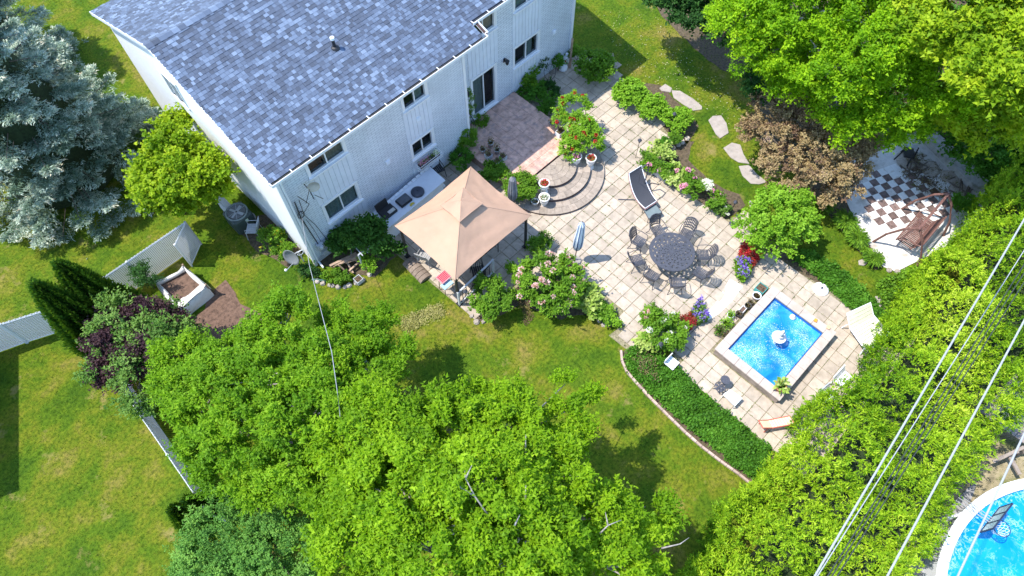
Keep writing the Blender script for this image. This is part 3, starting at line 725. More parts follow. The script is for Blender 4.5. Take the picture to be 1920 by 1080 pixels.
ant.tube([a0, (4.98, 14.3, 4.3), (4.9, 14.0, 4.2)], .016, 6); ant.tube([(4.7, 14.3, 3.9), (4.95, 14.2, 4.5)], .012, 5); ant.tube([(5.05, 14.2, 4.1), (5.25, 14.15, 3.75)], .012, 5)
ant.build('bracket', M_BLACK, house)
fl = MB(); fl.lathe([(.02, .1), (.16, .04), (.21, 0), (.20, .0), (.15, .03)], (5.15, 14.3, 4.35), 14); fl.build('floodlight', pm('beige_plastic', (.48, .42, .3), .1, 8, .6, .1), house)
# ------------------------------------------------------------------ garden pool with fountain
def water_material(name, deep, light, froth_glint_at, fleck_sc, size=3.5, speck=True, caustics=False):
    m, n, b = _new(name); L = n.links.new
    tc = n.nodes.new('ShaderNodeTexCoord')
    def noise(s, d=4, dist=0.0, r=.6):
        x = n.nodes.new('ShaderNodeTexNoise'); x.inputs['Scale'].default_value = s; x.inputs['Detail'].default_value = d; x.inputs['Distortion'].default_value = dist; x.inputs['Roughness'].default_value = r
        L(tc.outputs['Object'], x.inputs['Vector']); return x.outputs['Fac']
    r = _ramp(n, [(.35, deep), (.65, light)]); L(noise(size * .35, 4, 1.0), r.inputs[0])
    f = _ramp(n, [(.475, (0, 0, 0)), (.5, (.7, .7, .7)), (.525, (0, 0, 0))] if caustics else [(froth_glint_at, (0, 0, 0)), (froth_glint_at + .05, (1, 1, 1))]); L(noise(fleck_sc, 6, .6, .75), f.inputs[0])  # narrow noise band paints ripple caustics as pale streaks
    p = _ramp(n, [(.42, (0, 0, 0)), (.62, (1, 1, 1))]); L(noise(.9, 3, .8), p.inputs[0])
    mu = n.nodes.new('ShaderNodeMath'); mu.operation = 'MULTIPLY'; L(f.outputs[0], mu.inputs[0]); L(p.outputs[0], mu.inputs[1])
    mx = n.nodes.new('ShaderNodeMix'); mx.data_type = 'RGBA'; L(mu.outputs[0], mx.inputs[0]); L(r.outputs[0], mx.inputs[6]); mx.inputs[7].default_value = (.72, .86, .92, 1)  # white flecks: surface froth together with painted sun sparkle
    L(mx.outputs[2], b.inputs['Base Color']); b.inputs['Roughness'].default_value = .12; b.inputs['IOR'].default_value = 1.33
    bp = n.nodes.new('ShaderNodeBump'); bp.inputs['Strength'].default_value = .5; bp.inputs['Distance'].default_value = .03
    L(noise(fleck_sc * .6, 4, .8), bp.inputs['Height']); L(bp.outputs[0], b.inputs['Normal'])
    return m
M_BLUE = pm('pool_liner', (.01, .11, .42), .15, 6, .4, .05)
def pool():
    x0, x1, y0, y1 = POOL; t = thing('fountain_pool', 'small rectangular blue pool with broad beige coping and splashing water', 'pool', ((x0+x1)/2, (y0+y1)/2, 0))
    W, Z, D = .34, .44, .13
    m = pm('pool_coping', (.46, .385, .33), .1, 4, .8, .3, dirt=((.40,.32,.25), 1.1, .60)); mw = pm('pool_side', (.27, .22, .18), .25, 5, .9, .4)
    b = MB()
    for (a, c, e, f) in ((x0+.04, x1-.04, y0+.04, y0+W-.03), (x0+.04, x1-.04, y1-W+.03, y1-.04)): b.box(((a+c)/2, (e+f)/2, (Z-.08)/2), (c-a, f-e, Z-.08))
    for (a, c) in ((x0+.041, x0+W-.03), (x1-W+.03, x1-.041)): b.box(((a+c)/2, (y0+y1)/2, (Z-.08)/2), (c-a, y1-y0-2*W+.058, Z-.08))
    b.build('wall', mw, t)
    def coping(ax, a, b_, fixed, n):
        for k in range(n):
            s = (b_-a)/n; o = MB()
            c, d = ((a+s*(k+.5), fixed, Z-.03), (s-.008, W, .075)) if ax == 'x' else ((fixed, a+s*(k+.5), Z-.03), (W, s-.008, .075))
            o.box(c, d); o.build('coping_stone', m, t, bevel=.01)
    coping('x', x0, x1, y0+W/2, 7); coping('x', x0, x1, y1-W/2, 7); coping('y', y0+W, y1-W, x0+W/2, 4); coping('y', y0+W, y1-W, x1-W/2, 4)
    l = MB(); z1_ = Z-.07
    ix0, ix1, iy0, iy1 = x0+W+.02, x1-W-.02, y0+W+.02, y1-W-.02
    for (c, d) in ((((ix0+ix1)/2, iy0, (z1_+.04)/2), (ix1-ix0, .02, z1_-.04)), (((ix0+ix1)/2, iy1, (z1_+.04)/2), (ix1-ix0, .02, z1_-.04)),
                   ((ix0, (iy0+iy1)/2, (z1_+.04)/2), (.02, iy1-iy0-.022, z1_-.04)), ((ix1, (iy0+iy1)/2, (z1_+.04)/2), (.02, iy1-iy0-.022, z1_-.04))): l.box(c, d)
    l.box(((ix0+ix1)/2, (iy0+iy1)/2, .035), (ix1-ix0-.03, iy1-iy0-.03, .02)); l.build('liner', M_BLUE, t)
    wm = MB(); nx, ny = 90, 60; rg = np.random.default_rng(3); cx, cy = (ix0+ix1)/2, (iy0+iy1)/2
    vs = []
    for j in range(ny+1):
        for i in range(nx+1):
            x = ix0+.012+(ix1-ix0-.024)*i/nx; y = iy0+.012+(iy1-iy0-.024)*j/ny; r = math.hypot(x-cx, y-cy)
            vs.append((x, y, Z-.14 + .006*math.sin(34*r)*math.exp(-r) + rg.normal()*.0035))
    wm.add(vs, [(j*(nx+1)+i, j*(nx+1)+i+1, (j+1)*(nx+1)+i+1, (j+1)*(nx+1)+i) for j in range(ny) for i in range(nx)])
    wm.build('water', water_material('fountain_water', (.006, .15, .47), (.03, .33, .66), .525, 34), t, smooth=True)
    # fountain
    f = thing('fountain', 'white two tier bowl fountain standing in the middle of the small blue pool', 'fountain', (cx, cy, 0))
    a = MB(); a.lathe([(.2, .05), (.16, .12), (.06, .2), (.055, .5), (.1, .56), (.22, .70), (.255, .74), (.24, .76), (.19, .72), (.06, .68)], (cx, cy, 0), 20); a.build('bowl', M_URN, f, smooth=True)
    a = MB(); a.lathe([(.07, .66), (.05, .8), (.10, .86), (.12, .90), (.10, .91), (.04, .88)], (cx, cy, 0), 16); a.build('top_bowl', M_URN, f, smooth=True)
    a = MB(); a.lathe([(.05, .9), (.09, .98), (.06, 1.05), (.08, 1.12), (.04, 1.18), (.02, 1.25)], (cx, cy, 0), 12); a.build('finial', M_URN, f, smooth=True)
    a = MB(); r_ = random.Random(2)
    for k in range(260):
        th = r_.uniform(0, 6.28); q = r_.uniform(.02, .95)**1.2; s = r_.uniform(.006, .013)
        a.box((cx+q*math.cos(th), cy+q*math.sin(th), Z-.13+max(0, .8-q)*r_.random()*.9), (s, s, s*1.5), th)
    a.build('water_drops', pm('water_drop', (.8, .86, .9), .02, 5, .1, 0), f, kind='stuff')
    fl = MB(); p = G(1486, 595, .32); fl.lathe([(.09, -.03), (.11, .0), (.11, .05), (.05, .07), (.045, .12), (.02, .13)], p, 14)
    tag(fl.build('chlorine_float', M_TRIM, None, smooth=True), 'round white dispenser floating in the small blue pool', 'pool float')
pool()
M_ORANGE = pm('orange_plastic', (.75, .30, .04), .05, 6, .5, .05)
for lab, q, s in (('bright orange block lying on the pool coping', (1529, 601), .13), ('pale orange sponge near the right corner of the pool coping', (1553, 614), .15)):
    p = G(*q, .47); o = MB(); o.box(p + Vector((0, 0, .022)), (s, s*.8, .035), .3); tag(o.build('sponge', M_ORANGE if s < .14 else pm('pale_sponge', (.68, .42, .25), .1, 9, .9, .4), None, bevel=.008), lab, 'sponge')

# ------------------------------------------------------------------ pots and urns
def plant_tuft(parent, c, r, h, n, mat, seed=0, size=.07, name='foliage', width=.3, flat=.8, org=None):
    rng = np.random.default_rng(seed)
    d = unit(n, rng); d[:, 2] = np.abs(d[:, 2]); q = rng.uniform(.1, 1, n)[:, None]**.6
    P = np.array(c) + d * q * np.array([r, r, h]); D = d * .8 + unit(n, rng) * .6; D[:, 2] *= flat
    return leafmesh(name, P, D, np.array([0, 0, 1.]) + unit(n, rng) * .7, size * rng.uniform(.6, 1.3, n), width, rng.random(n), mat, parent)
L_GREEN = leafmat('leaf_green', [(.030, .085, .010), (.055, .145, .016), (.085, .20, .018), (.13, .27, .03)], gain=1.45, red=1.2, blue=.7)
L_LIME = leafmat('leaf_lime', [(.075, .17, .010), (.14, .28, .015), (.20, .36, .025), (.28, .44, .05)], gain=1.15)
L_HOSTA = leafmat('leaf_hosta', [(.14, .24, .03), (.26, .38, .06), (.38, .47, .12), (.5, .56, .22)], .25)
L_DARK = leafmat('leaf_dark', [(.010, .035, .010), (.022, .065, .014), (.035, .10, .018), (.055, .14, .022)], gain=1.3)
L_IVY = leafmat('leaf_ivy', [(.02, .07, .010), (.035, .115, .012), (.05, .155, .015), (.085, .21, .025)], gain=1.5, red=1.15, blue=.8)
L_DRY = leafmat('leaf_dry', [(.07, .045, .03), (.14, .09, .05), (.22, .17, .08), (.16, .2, .06)], .15)
L_RED = leafmat('petal_red', [(.28, .01, .015), (.5, .02, .03), (.65, .05, .05)], .2)
L_DKRED = leafmat('petal_dark_red', [(.12, .008, .012), (.28, .018, .025), (.42, .05, .04), (.10, .12, .03)], .2)
L_PINK = leafmat('petal_pink', [(.60, .20, .38), (.75, .32, .52), (.82, .5, .62)], .25)
L_PURPLE = leafmat('petal_purple', [(.13, .07, .42), (.22, .13, .58), (.42, .30, .75)], .25)
L_WHITE = leafmat('petal_white', [(.62, .62, .55), (.75, .76, .70), (.8, .8, .72)], .2)
L_SALMON = leafmat('petal_salmon', [(.58, .26, .22), (.70, .40, .38), (.76, .58, .60), (.8, .7, .7)], .25)
POT_G = 'plant pots'
def urn(px, py, z, label, petals, h=.62, r=.17):
    p = G(px, py, z + .3); p = Vector((p.x, p.y, z)); t = thing('urn', label, 'urn', p, 'white urns by the garden steps')
    a = MB(); s = h/.62
    a.lathe([(r, 0), (r, .05*s), (r*.72, .08*s), (r*.5, .18*s), (r*.62, .22*s), (r*.95, .30*s), (r*1.05, .40*s), (r*.95, .44*s), (r*1.12, .50*s), (r*1.32, .58*s), (r*1.34, .62*s), (r*1.1, .62*s), (r*1.0, .56*s)], p, 18)
    a.build('vase', M_URN, t, smooth=True)
    o = MB(); o.lathe([(r*.98, h-.06), (r*.98, h-.04)], p, 14); o.build('potting_soil', M_SOIL, t)
    plant_tuft(t, p + Vector((0, 0, h-.05)), r*1.0, .12, 90, L_GREEN, px, .05)
    plant_tuft(t, p + Vector((0, 0, h-.01)), r*.95, .13, 110, petals, px+1, .045, 'blossom', .42)
urn(1080, 302, .15, 'white urn with magenta flowers, left one of the pair below the red rose', L_PINK)
urn(1107, 305, .15, 'white urn with dark red flowers, right one of the pair below the red rose', L_RED)
urn(1020, 352, .30, 'white urn with bright red flowers on the upper garden step', L_RED)
urn(1020, 378, .02, 'white urn with pale cream flowers at the left foot of the steps', L_WHITE)
def pot(px, py, z, r, h, mat, leaf, label, n=90, kind='round', lr=1.15, lh=.2, ls=.06, grp=POT_G, second=None):
    p = G(px, py, z + h*.7); p = Vector((p.x, p.y, z)); t = thing('plant_pot', label, 'plant pot', p, grp)
    a = MB()
    if kind == 'round': a.lathe([(r*.72, 0), (r, h), (r*1.08, h), (r*1.08, h+.025), (r*.92, h+.025), (r*.88, h-.03)], p, 14)
    else:
        w, d = (r, r) if kind == 'square' else (r*1.5, r*.8)
        for (cx, cy, sx, sy) in ((0, d, 2*w+.02, .02), (0, -d, 2*w+.02, .02), (w, 0, .018, 2*d-.02), (-w, 0, .018, 2*d-.02)): a.box((p.x+cx, p.y+cy, z+h/2), (sx, sy, h))
        a.box((p.x, p.y, z+.02), (2*w, 2*d, .03))
    a.build('container', mat, t, smooth=(kind == 'round'))
    o = MB()
    if kind == 'round': o.lathe([(r*.9, h-.05), (r*.9, h-.03)], p, 12)
    else: o.box((p.x, p.y, z+h-.05), (2*w-.02, 2*d-.02, .02))
    o.build('potting_soil', M_SOIL, t)
    if leaf: plant_tuft(t, p + Vector((0, 0, h-.03)), r*lr, lh, n, leaf, int(px*3+py), ls)
    if second: plant_tuft(t, p + Vector((0, 0, h)), r*lr, lh*1.05, n//2, second, int(px), ls, 'blossom', .45)
M_GREYPOT = pm('grey_pot', (.46, .47, .48), .1, 9, .6, .1); M_DKPOT = pm('dark_pot', (.05, .05, .055), .2, 9, .6, .1); M_TEAL = pm('teal_planter', (.06, .33, .31), .1, 8, .5, .1)
for k, (px, py, lab, kd) in enumerate(((905,282,'grey pot of dry stems on the terrace, nearest the green corner shrubs','round'),(920,270,'grey pot with tall dry stems, farthest back of the terrace cluster','round'),
      (916,291,'square grey pot of dry stems in the middle of the terrace cluster','square'),(932,283,'grey pot with the tallest dry brown stems of the terrace cluster','round'),
      (943,294,'square grey pot with low dry stems at the right of the terrace cluster','square'),(932,303,'square grey pot with brown stubble nearest the terrace edge','square'))):
    pot(px, py, TZ, .115, .2, M_GREYPOT, L_DRY, lab, 120, kd, 1.15, (.22,.42,.3,.5,.15,.14)[k], .06, 'pots of dry plants on the terrace')
pot(1036, 232, TZ, .15, .24, M_GREYPOT, L_DRY, 'round grey pot of dead brown leaves beside the red rose', 160, 'round', 1.2, .22, .07)
pot(1052, 246, TZ, .15, .2, M_TRIM, L_DRY, 'white trough of brown leaves at the terrace edge under the rose', 120, 'long', 1.1, .14, .06)
pot(1427, 541, .03, .17, .2, M_TEAL, L_DRY, 'square teal planter beside the upper corner of the pool', 40, 'square', .8, .08, .05)
pot(1418, 556, .03, .155, .24, M_TRIM, L_DRY, 'round white pot with brown soil next to the teal planter', 70, 'round', .9, .08, .04)
pot(1407, 567, .03, .09, .15, M_DKPOT, L_DRY, 'small black pot squeezed between two pots by the pool', 40, 'round')
pot(1402, 574, .03, .12, .17, M_DKPOT, L_DRY, 'dark round pot with olive stubble in the pool row', 60, 'round', .9, .06, .04)
pot(1392, 581, .03, .10, .16, M_TRIM, None, 'narrow white rectangular planter in the pool row', 0, 'long')
pot(1385, 589, .03, .12, .18, M_DKPOT, L_DRY, 'dark brown round pot with dead stems in the pool row', 60, 'round', .9, .08, .04)
pot(1369, 592, .03, .12, .16, M_TRIM, L_LIME, 'pot with a small upright lime green plant by the pool row', 140, 'round', 1.2, .35, .06)
pot(1362, 608, .03, .13, .16, M_DKPOT, L_LIME, 'pot with a spreading lime green plant against the pool wall', 220, 'round', 1.9, .3, .07)
pot(1349, 622, .03, .13, .15, M_DKPOT, L_IVY, 'pot with a dark bushy plant at the lower end of the pool row', 240, 'round', 1.7, .28, .06, second=L_DRY)
pot(1463, 725, .45, .19, .22, M_TERRA, L_HOSTA, 'terracotta pot with a spiky plant on the lower corner of the pool coping', 60, 'round', 1.05, .3, .17)
pot(672, 524, .02, .13, .2, M_GREYPOT, L_DRY, 'grey square pot at the edge of the bed near the timber planks', 50, 'square', .9, .1, .05)
pot(1003, 380, .02, .15, .3, M_TRIM, L_WHITE, 'low white pot leaning beside the cream flowered urn', 30, 'round', .8, .05, .04)

# ------------------------------------------------------------------ dining set in cast metal
def perforated(mb, f, nu, nv, hole, z=0):
    vs = {}; 
    def vid(i, j):
        if (i, j) not in vs: vs[(i, j)] = len(mb.v); mb.v.append(tuple(f(i/nu, j/nv)))
        return vs[(i, j)]
    for i in range(nu):
        for j in range(nv):
            if not hole(i, j): mb.f.append((vid(i, j), vid(i+1, j), vid(i+1, j+1), vid(i, j+1))); mb.mi.append(0)
TC = Vector((13.77, 5.2, .03))
tb = thing('dining_table', 'large round dark metal table with a pierced top', 'table', TC)
a = MB(); R_ = .84; rt = random.Random(3)
fu = lambda u, v: (TC.x + R_*v*math.cos(2*math.pi*u), TC.y + R_*v*math.sin(2*math.pi*u), .76)
perforated(a, fu, 96, 24, lambda i, j: (5 <= j <= 20 and j % 3 != 0 and ((i*5 + j*7) % 9 in (0, 4)) ) or (j < 5 and i % 8 == 3 and j > 1))
a.build('table_top', M_CAST, tb, solid=.018)
a = MB(); a.tube([(TC.x + .845*math.cos(q), TC.y + .845*math.sin(q), .752) for q in np.linspace(0, 2*math.pi, 49)], .016, 6, cap=False); a.build('rim', M_CAST, tb)
for k in range(4):
    q = math.pi/4 + k*math.pi/2; a = MB(); a.tube([(TC.x+.35*math.cos(q), TC.y+.35*math.sin(q), .74), (TC.x+.25*math.cos(q), TC.y+.25*math.sin(q), .4), (TC.x+.55*math.cos(q), TC.y+.55*math.sin(q), .04)], .022, 6); a.build('leg', M_CAST, tb)
def metal_chair(label, loc, rz):
    t = thing('metal_chair', label, 'chair', (0, 0, 0), 'metal chairs round the dining table')
    s = MB(); perforated(s, lambda u, v: (-.23+.46*u, -.22+.44*v, .43 - .02*math.sin(math.pi*u)), 15, 15, lambda i, j: i % 2 == 1 and j % 2 == 1)
    s.build('seat', M_CAST, t, solid=.014)
    b = MB(); perforated(b, lambda u, v: ((-.20-.04*v)*(1-2*u), -.22-.16*v-.05*math.sin(math.pi*u), .46+.46*v*(1-.25*(2*u-1)**2)), 14, 12, lambda i, j: (i % 2 == 1 and j % 3 != 0 and 0 < j < 11))
    b.build('backrest', M_CAST, t, solid=.014)
    f = MB(); f.tube([(-.22, -.22, .44), (-.24, -.36, .86), (-.12, -.43, .92), (0, -.44, .94), (.12, -.43, .92), (.24, -.36, .86), (.22, -.22, .44)], .016, 6)
    f.build('back_frame', M_CAST, t)
    for sx in (-1, 1):
        m = MB(); m.tube([(sx*.24, -.32, .68), (sx*.29, -.1, .67), (sx*.28, .16, .66), (sx*.25, .22, .60), (sx*.23, .20, .43)], .014, 6); m.build('armrest', M_CAST, t)
        for sy in (-1, 1):
            l = MB(); l.tube([(sx*.21, sy*.20, .43), (sx*.22, sy*.22, .2), (sx*.27, sy*.29, .01)], .014, 6); l.build('leg', M_CAST, t)
    t.location = loc; t.rotation_euler = (0, 0, rz); return t
seats = [((1233,432),'metal chair at the top left of the table, nearest the hanging lounger'), ((1287,438),'metal chair at the upper right of the table, facing the house steps'),
         ((1318,478),'metal chair at the right of the table, upper of the two facing the red flowers'), ((1312,512),'metal chair at the lower right of the table, nearest the white cloth strip'),
         ((1267,530),'metal chair at the bottom of the table with its back to the pool side'), ((1222,517),'metal chair at the lower left of the table'),
         ((1195,488),'metal chair at the left of the table, lower of the two facing the closed umbrella'), ((1198,453),'metal chair at the left of the table, upper of the two facing the closed umbrella')]
first_chair = None
for (q, lab) in seats:
    p = G(*q, .45); d = TC - p; d.z = 0; rz = math.atan2(d.y, d.x) - math.pi/2 + random.uniform(-.15, .15); p.z = .035
    if first_chair is None: first_chair = metal_chair(lab, p, rz)
    else: dup(first_chair, p, rz, lab)

# ------------------------------------------------------------------ gazebo
GX0, GX1, GY0, GY1 = 6.75, 10.53, 9.42, 12.6; GH = 2.15
gz = thing('gazebo', 'beige cloth gazebo with a vented peaked canopy on dark posts', 'gazebo', ((GX0+GX1)/2, (GY0+GY1)/2, 0))
M_CANVAS = pm('beige_canvas', (.47, .295, .20), .06, 1.2, .85, .5, fine=5)
def canopy(cx, cy, hx, hy, z0, z1, hole, sag, dip, n=26):
    mb = MB(); cs = [(-1,-1),(1,-1),(1,1),(-1,1)]
    for k in range(4):
        A, B = cs[k], cs[(k+1) % 4]; vs = []
        for j in range(n+1):
            v = j/n; s = 1 - v*(1-hole)
            for i in range(n+1):
                u = i/n; ax, ay = A[0]+(B[0]-A[0])*u, A[1]+(B[1]-A[1])*u
                e = math.sin(math.pi*u); pull = 1 - sag*e*(1-v)**1.5
                x = cx + ax*hx*s*pull; y = cy + ay*hy*s*pull
                z = z0 + (z1-z0)*(v**.93) - dip*e*math.sin(math.pi*min(1, v*1.1))*.8 - .02*e*(1-v) + .012*math.sin(9*u+5*v)*e + .009*math.sin(31*u+4*math.sin(5*v))*(1-v)*e + .007*math.sin(19*v+6*u)*e
                if v < .001: z -= .0
                vs.append((x, y, z))
        mb.add(vs, [(j*(n+1)+i, j*(n+1)+i+1, (j+1)*(n+1)+i+1, (j+1)*(n+1)+i) for j in range(n) for i in range(n)])
    return mb
gcx, gcy = (GX0+GX1)/2, (GY0+GY1)/2
canopy(gcx, gcy, (GX1-GX0)/2, (GY1-GY0)/2, GH, 3.02, .22, .035, .10).build('canopy', M_CANVAS, gz, smooth=True)
canopy(gcx, gcy, .56, .50, 3.13, 3.42, .03, .06, .03, 8).build('vent_cap', M_CANVAS, gz, smooth=True)
cq = [(gcx+sx*.55, gcy+sy*.49, 3.135) for (sx, sy) in ((-1,-1),(1,-1),(1,1),(-1,1))]
for k in range(4):
    hm = MB(); m_ = Vector(cq[k]).lerp(Vector(cq[(k+1) % 4]), .5); m_ = m_ + (Vector((gcx, gcy, m_.z)) - m_)*.05
    hm.tube([cq[k], m_ + Vector((0,0,-.02)), cq[(k+1) % 4]], .009, 5); hm.build('vent_hem', pm('canvas_seam', (.40, .26, .18), .05, 4, .85, .1), gz)
    hm = MB(); hm.bar(cq[k], (gcx, gcy, 3.425), .016, .006); hm.build('vent_seam', MATS['canvas_seam'], gz)
for (sx, sy) in ((-1,-1),(1,-1),(1,1),(-1,1)):
    pts = [(gcx+sx*(GX1-GX0)/2*(1-v*.78), gcy+sy*(GY1-GY0)/2*(1-v*.78), GH+.006+.87*v**.93) for v in np.linspace(0, 1, 10)]
    sm = MB()
    for a_, b_ in zip(pts, pts[1:]): sm.bar(a_, b_, .022, .006)
    sm.build('seam', pm('canvas_seam', (.52, .35, .25), .05, 4, .85, .1), gz)
for (sx, sy) in ((-1,-1),(1,-1),(1,1),(-1,1)):
    x, y = gcx+sx*((GX1-GX0)/2-.14), gcy+sy*((GY1-GY0)/2-.14)
    p = MB(); p.box((x, y, 1.05), (.075, .075, 2.1)); p.box((x, y, .05), (.2, .2, .02)); p.build('post', M_BLACK, gz)
    p = MB(); p.tube([(x, y, 1.6), (x-sx*.25, y, 1.95), (x-sx*.6, y, 2.08)], .014, 5); p.tube([(x, y, 1.6), (x, y-sy*.25, 1.95), (x, y-sy*.6, 2.08)], .014, 5); p.build('brace', M_BLACK, gz)
fr = MB()
for (a_, b_) in (((-1,-1),(1,-1)),((1,-1),(1,1)),((1,1),(-1,1)),((-1,1),(-1,-1))):
    f_ = .875; fr.bar((gcx+a_[0]*(GX1-GX0)/2*f_, gcy+a_[1]*(GY1-GY0)/2*f_, 2.10), (gcx+b_[0]*(GX1-GX0)/2*f_, gcy+b_[1]*(GY1-GY0)/2*f_, 2.10), .035)
fr.build('roof_frame', M_BLACK, gz)
# railing panel in front
rp = thing('metal_fence', 'light framed panel with dark diagonal bars under the front of the gazebo', 'fence', G(862, 570, 0))
A, B = G(862, 572, .0), G(925, 512, .0); a = MB(); up = Vector((0,0,1))
for z in (.1, .95): a.bar(A+up*z, B+up*z, .06, .05)
for v in (0, 1): p = A.lerp(B, v); a.bar(p, p+up*1.0, .07)
a.build('frame', pm('pale_rail', (.55, .56, .57), .08, 6, .5, .1), rp)
for k in range(1, 9):
    a = MB(); p = A.lerp(B, k/9); p2 = A.lerp(B, min(1, (k+1)/9)); a.bar(p+up*.13, (p2 if k % 3 == 0 else p)+up*.92, .022); a.build('bar', M_BLACK, rp)
a = MB(); mid = A.lerp(B, .45)
a.bar(mid+up*.5, A.lerp(B, .97)+up*.9, .03); a.bar(A.lerp(B, .05)+up*.15, mid+up*.5, .03); a.build('diagonal_bar', M_BLACK, rp)
# furniture under the canopy
tt = thing('grill_cart', 'small cart with a red tray and a light blue shelf at the front gazebo post', 'cart', G(835, 545, 0))
p = G(832, 520, .85); a = MB(); a.box(p, (.42, .36, .03), .0); a.build('tray', pm('red_plastic', (.62, .02, .05), .06, 6, .4, .05), tt, bevel=.01)
a = MB()
for (dx, dy, sx, sy) in ((0, .18, .46, .02), (0, -.18, .46, .02), (.22, 0, .02, .36), (-.22, 0, .02, .36)): a.box(p + Vector((dx, dy, .02)), (sx, sy, .05))
for k in range(7): a.box(p + Vector((-.18+.06*k, 0, .02)), (.012, .34, .012))
a.build('tray_rim', pm('pink_plastic', (.72, .35, .38), .05, 6, .4, .05), tt)
a = MB(); q = G(838, 533, .75); a.box(q, (.42, .25, .04)); a.build('shelf', pm('light_blue_plastic', (.35, .58, .70), .05, 6, .4, .05), tt)
for sx in (-1, 1):
    for sy in (-1, 1): a = MB(); a.tube([p + Vector((sx*.17, sy*.14-.05, -.02)), (p.x+sx*.19, p.y+sy*.16-.05, .03)], .014, 5); a.build('leg', M_BLACK, tt)
def simple_chair(label, loc, rz, mat, name='garden_chair', cat='chair', slats=6, w=.46):
    t = thing(name, label, cat, (0, 0, 0))
    for k in range(slats):
        a = MB(); a.box((-w/2+w*(k+.5)/slats, 0, .43), (w/slats-.012, .44, .018)); a.build('seat_slat', mat, t)
        a = MB(); a.bar((-w/2+w*(k+.5)/slats, -.22, .47), (-w/2+w*(k+.5)/slats, -.34, .88), w/slats-.02, .014); a.build('back_slat', mat, t)
    a = MB(); a.tube([(-w/2, -.2, .43), (-w/2, -.35, .92), (w/2, -.35, .92), (w/2, -.2, .43)], .015, 5); a.build('back_frame', mat, t)
    for sx in (-1, 1):
        a = MB(); a.tube([(sx*w/2, -.28, .65), (sx*w/2, .2, .64), (sx*w/2, .22, .43)], .014, 5); a.build('armrest', mat, t)
        for sy in (-1, 1): a = MB(); a.tube([(sx*w/2, sy*.2, .43), (sx*(w/2+.03), sy*.25, .02)], .014, 5); a.build('leg', mat, t)
    t.location = loc; t.rotation_euler = (0, 0, rz); return t
simple_chair('dark metal chair in the shade under the front edge of the gazebo', G(897, 520, 0) + Vector((0,0,.03)), 2.6, M_BLACK)
simple_chair('black metal chair standing against the house wall beside the white stool', G(822, 330, 0) + Vector((0,0,.03)), 2.9, M_BLACK)
simple_chair('pale metal chair under the left edge of the gazebo', G(800, 490, 0) + Vector((0,0,.03)), -1.2, pm('grey_mesh', (.35,.34,.33), .1, 9, .6, .1))
t = thing('patio_table', 'dark patio table with a white tray in the shade of the gazebo', 'table', G(900, 470, 0))
a = MB(); q = G(890, 470, .72); q = Vector((8.9, 10.5, .72)); a.box(q, (1.3, .8, .03)); a.build('table_top', M_BLACK, t)
for sx in (-1, 1):
    for sy in (-1, 1): a = MB(); a.tube([q+Vector((sx*.6, sy*.35, 0)), (q.x+sx*.6, q.y+sy*.35, .03)], .02, 6); a.build('leg', M_BLACK, t)
# outdoor kitchen counter
ct = thing('outdoor_counter', 'long white kitchen counter against the house wall beside the gazebo', 'counter', G(740, 400, 0))
M_CTR = pm('white_counter', (.66, .68, .71), .05, 3, .4, .08)
cp = gp([(694,402),(721,434),(835,338),(806,312)], .9)
a = MB(); a.prism(cp, .86, .9); a.build('worktop', M_CTR, ct)
cx_ = sum(p[0] for p in cp)/4; cy_ = sum(p[1] for p in cp)/4
a = MB(); a.prism([(cx_+(p[0]-cx_)*.93, cy_+(p[1]-cy_)*.93) for p in cp], .02, .86); a.build('cabinet', M_WHITE, ct)
a = MB(); A, B = G(694,402,.95), G(721,434,.95); a.bar(A, B, .12, .05); a.build('end_board', M_TRIM, ct)
a = MB(); A, B = G(708,396,.93), G(803,314,.93); 
for k in range(12): a.bar(A.lerp(B, k/12+.01), A.lerp(B, (k+1)/12-.008), .12, .02)
a.build('rear_ledge', M_TRIM, ct)
def box_thing(name, lab, cat, q, z, d, mat, rz=0, lid=None, grp=None):
    p = G(*q, z+d[2]/2); t = thing(name, lab, cat, (p.x, p.y, z), grp, 0)
    a = MB(); a.box((p.x, p.y, z+d[2]/2), d, rz); a.build('body', mat, t, bevel=.02)
    return t, p
t, p = box_thing('table_grill', 'open black table grill at the left end of the white counter', 'grill', (727, 397), .9, (.62, .45, .14), M_BLACK)
a = MB(); a.box((p.x-.05, p.y+.27, 1.18), (.55, .04, .32), 0, -.3); a.build('lid', M_BLACK, t)
a = MB(); a.box((p.x+.1, p.y-.12, 1.055), (.3, .14, .03)); a.build('control_panel', pm('pale_steel', (.55,.53,.5), .08, 6, .35, .05, .5), t)
t, p = box_thing('griddle', 'closed dark grey griddle on the white counter between the grill and the round lid', 'griddle', (757, 376), .9, (.55, .42, .12), M_BLACK)
a = MB(); a.box((p.x, p.y, 1.045), (.5, .38, .04)); a.build('lid', pm('dark_steel', (.12,.13,.15), .15, 6, .3, .05, .6), t, bevel=.02)
for sx in (-1, 1):
    a = MB(); a.tube([(p.x+sx*.1, p.y-.2, 1.04), (p.x+sx*.1, p.y-.25, 1.04)], .012, 5); a.build('handle', M_BLACK, t)
q = G(783, 360, .95); t = thing('kettle_grill', 'round dark charcoal lid at the gazebo end of the white counter', 'grill', (q.x, q.y, .9))
a = MB(); a.lathe([(.24, 0), (.27, .05), (.27, .07), (.22, .11), (.1, .135), (.02, .14)], (q.x, q.y, .9), 24); a.build('lid', pm('charcoal_enamel', (.05,.055,.075), .15, 6, .35, .05), t, smooth=True)
a = MB(); a.lathe([(.02, .13), (.03, .16), (.01, .17)], (q.x, q.y, .9), 8); a.build('knob', M_BLACK, t)
q = G(774, 384, .93); a = MB()
for k in range(3): a.tube([q+Vector((-.1, .03*k, 0)), q+Vector((0, .03*k+.03, .015)), q+Vector((.1, .03*k+.01, 0))], .016, 6)
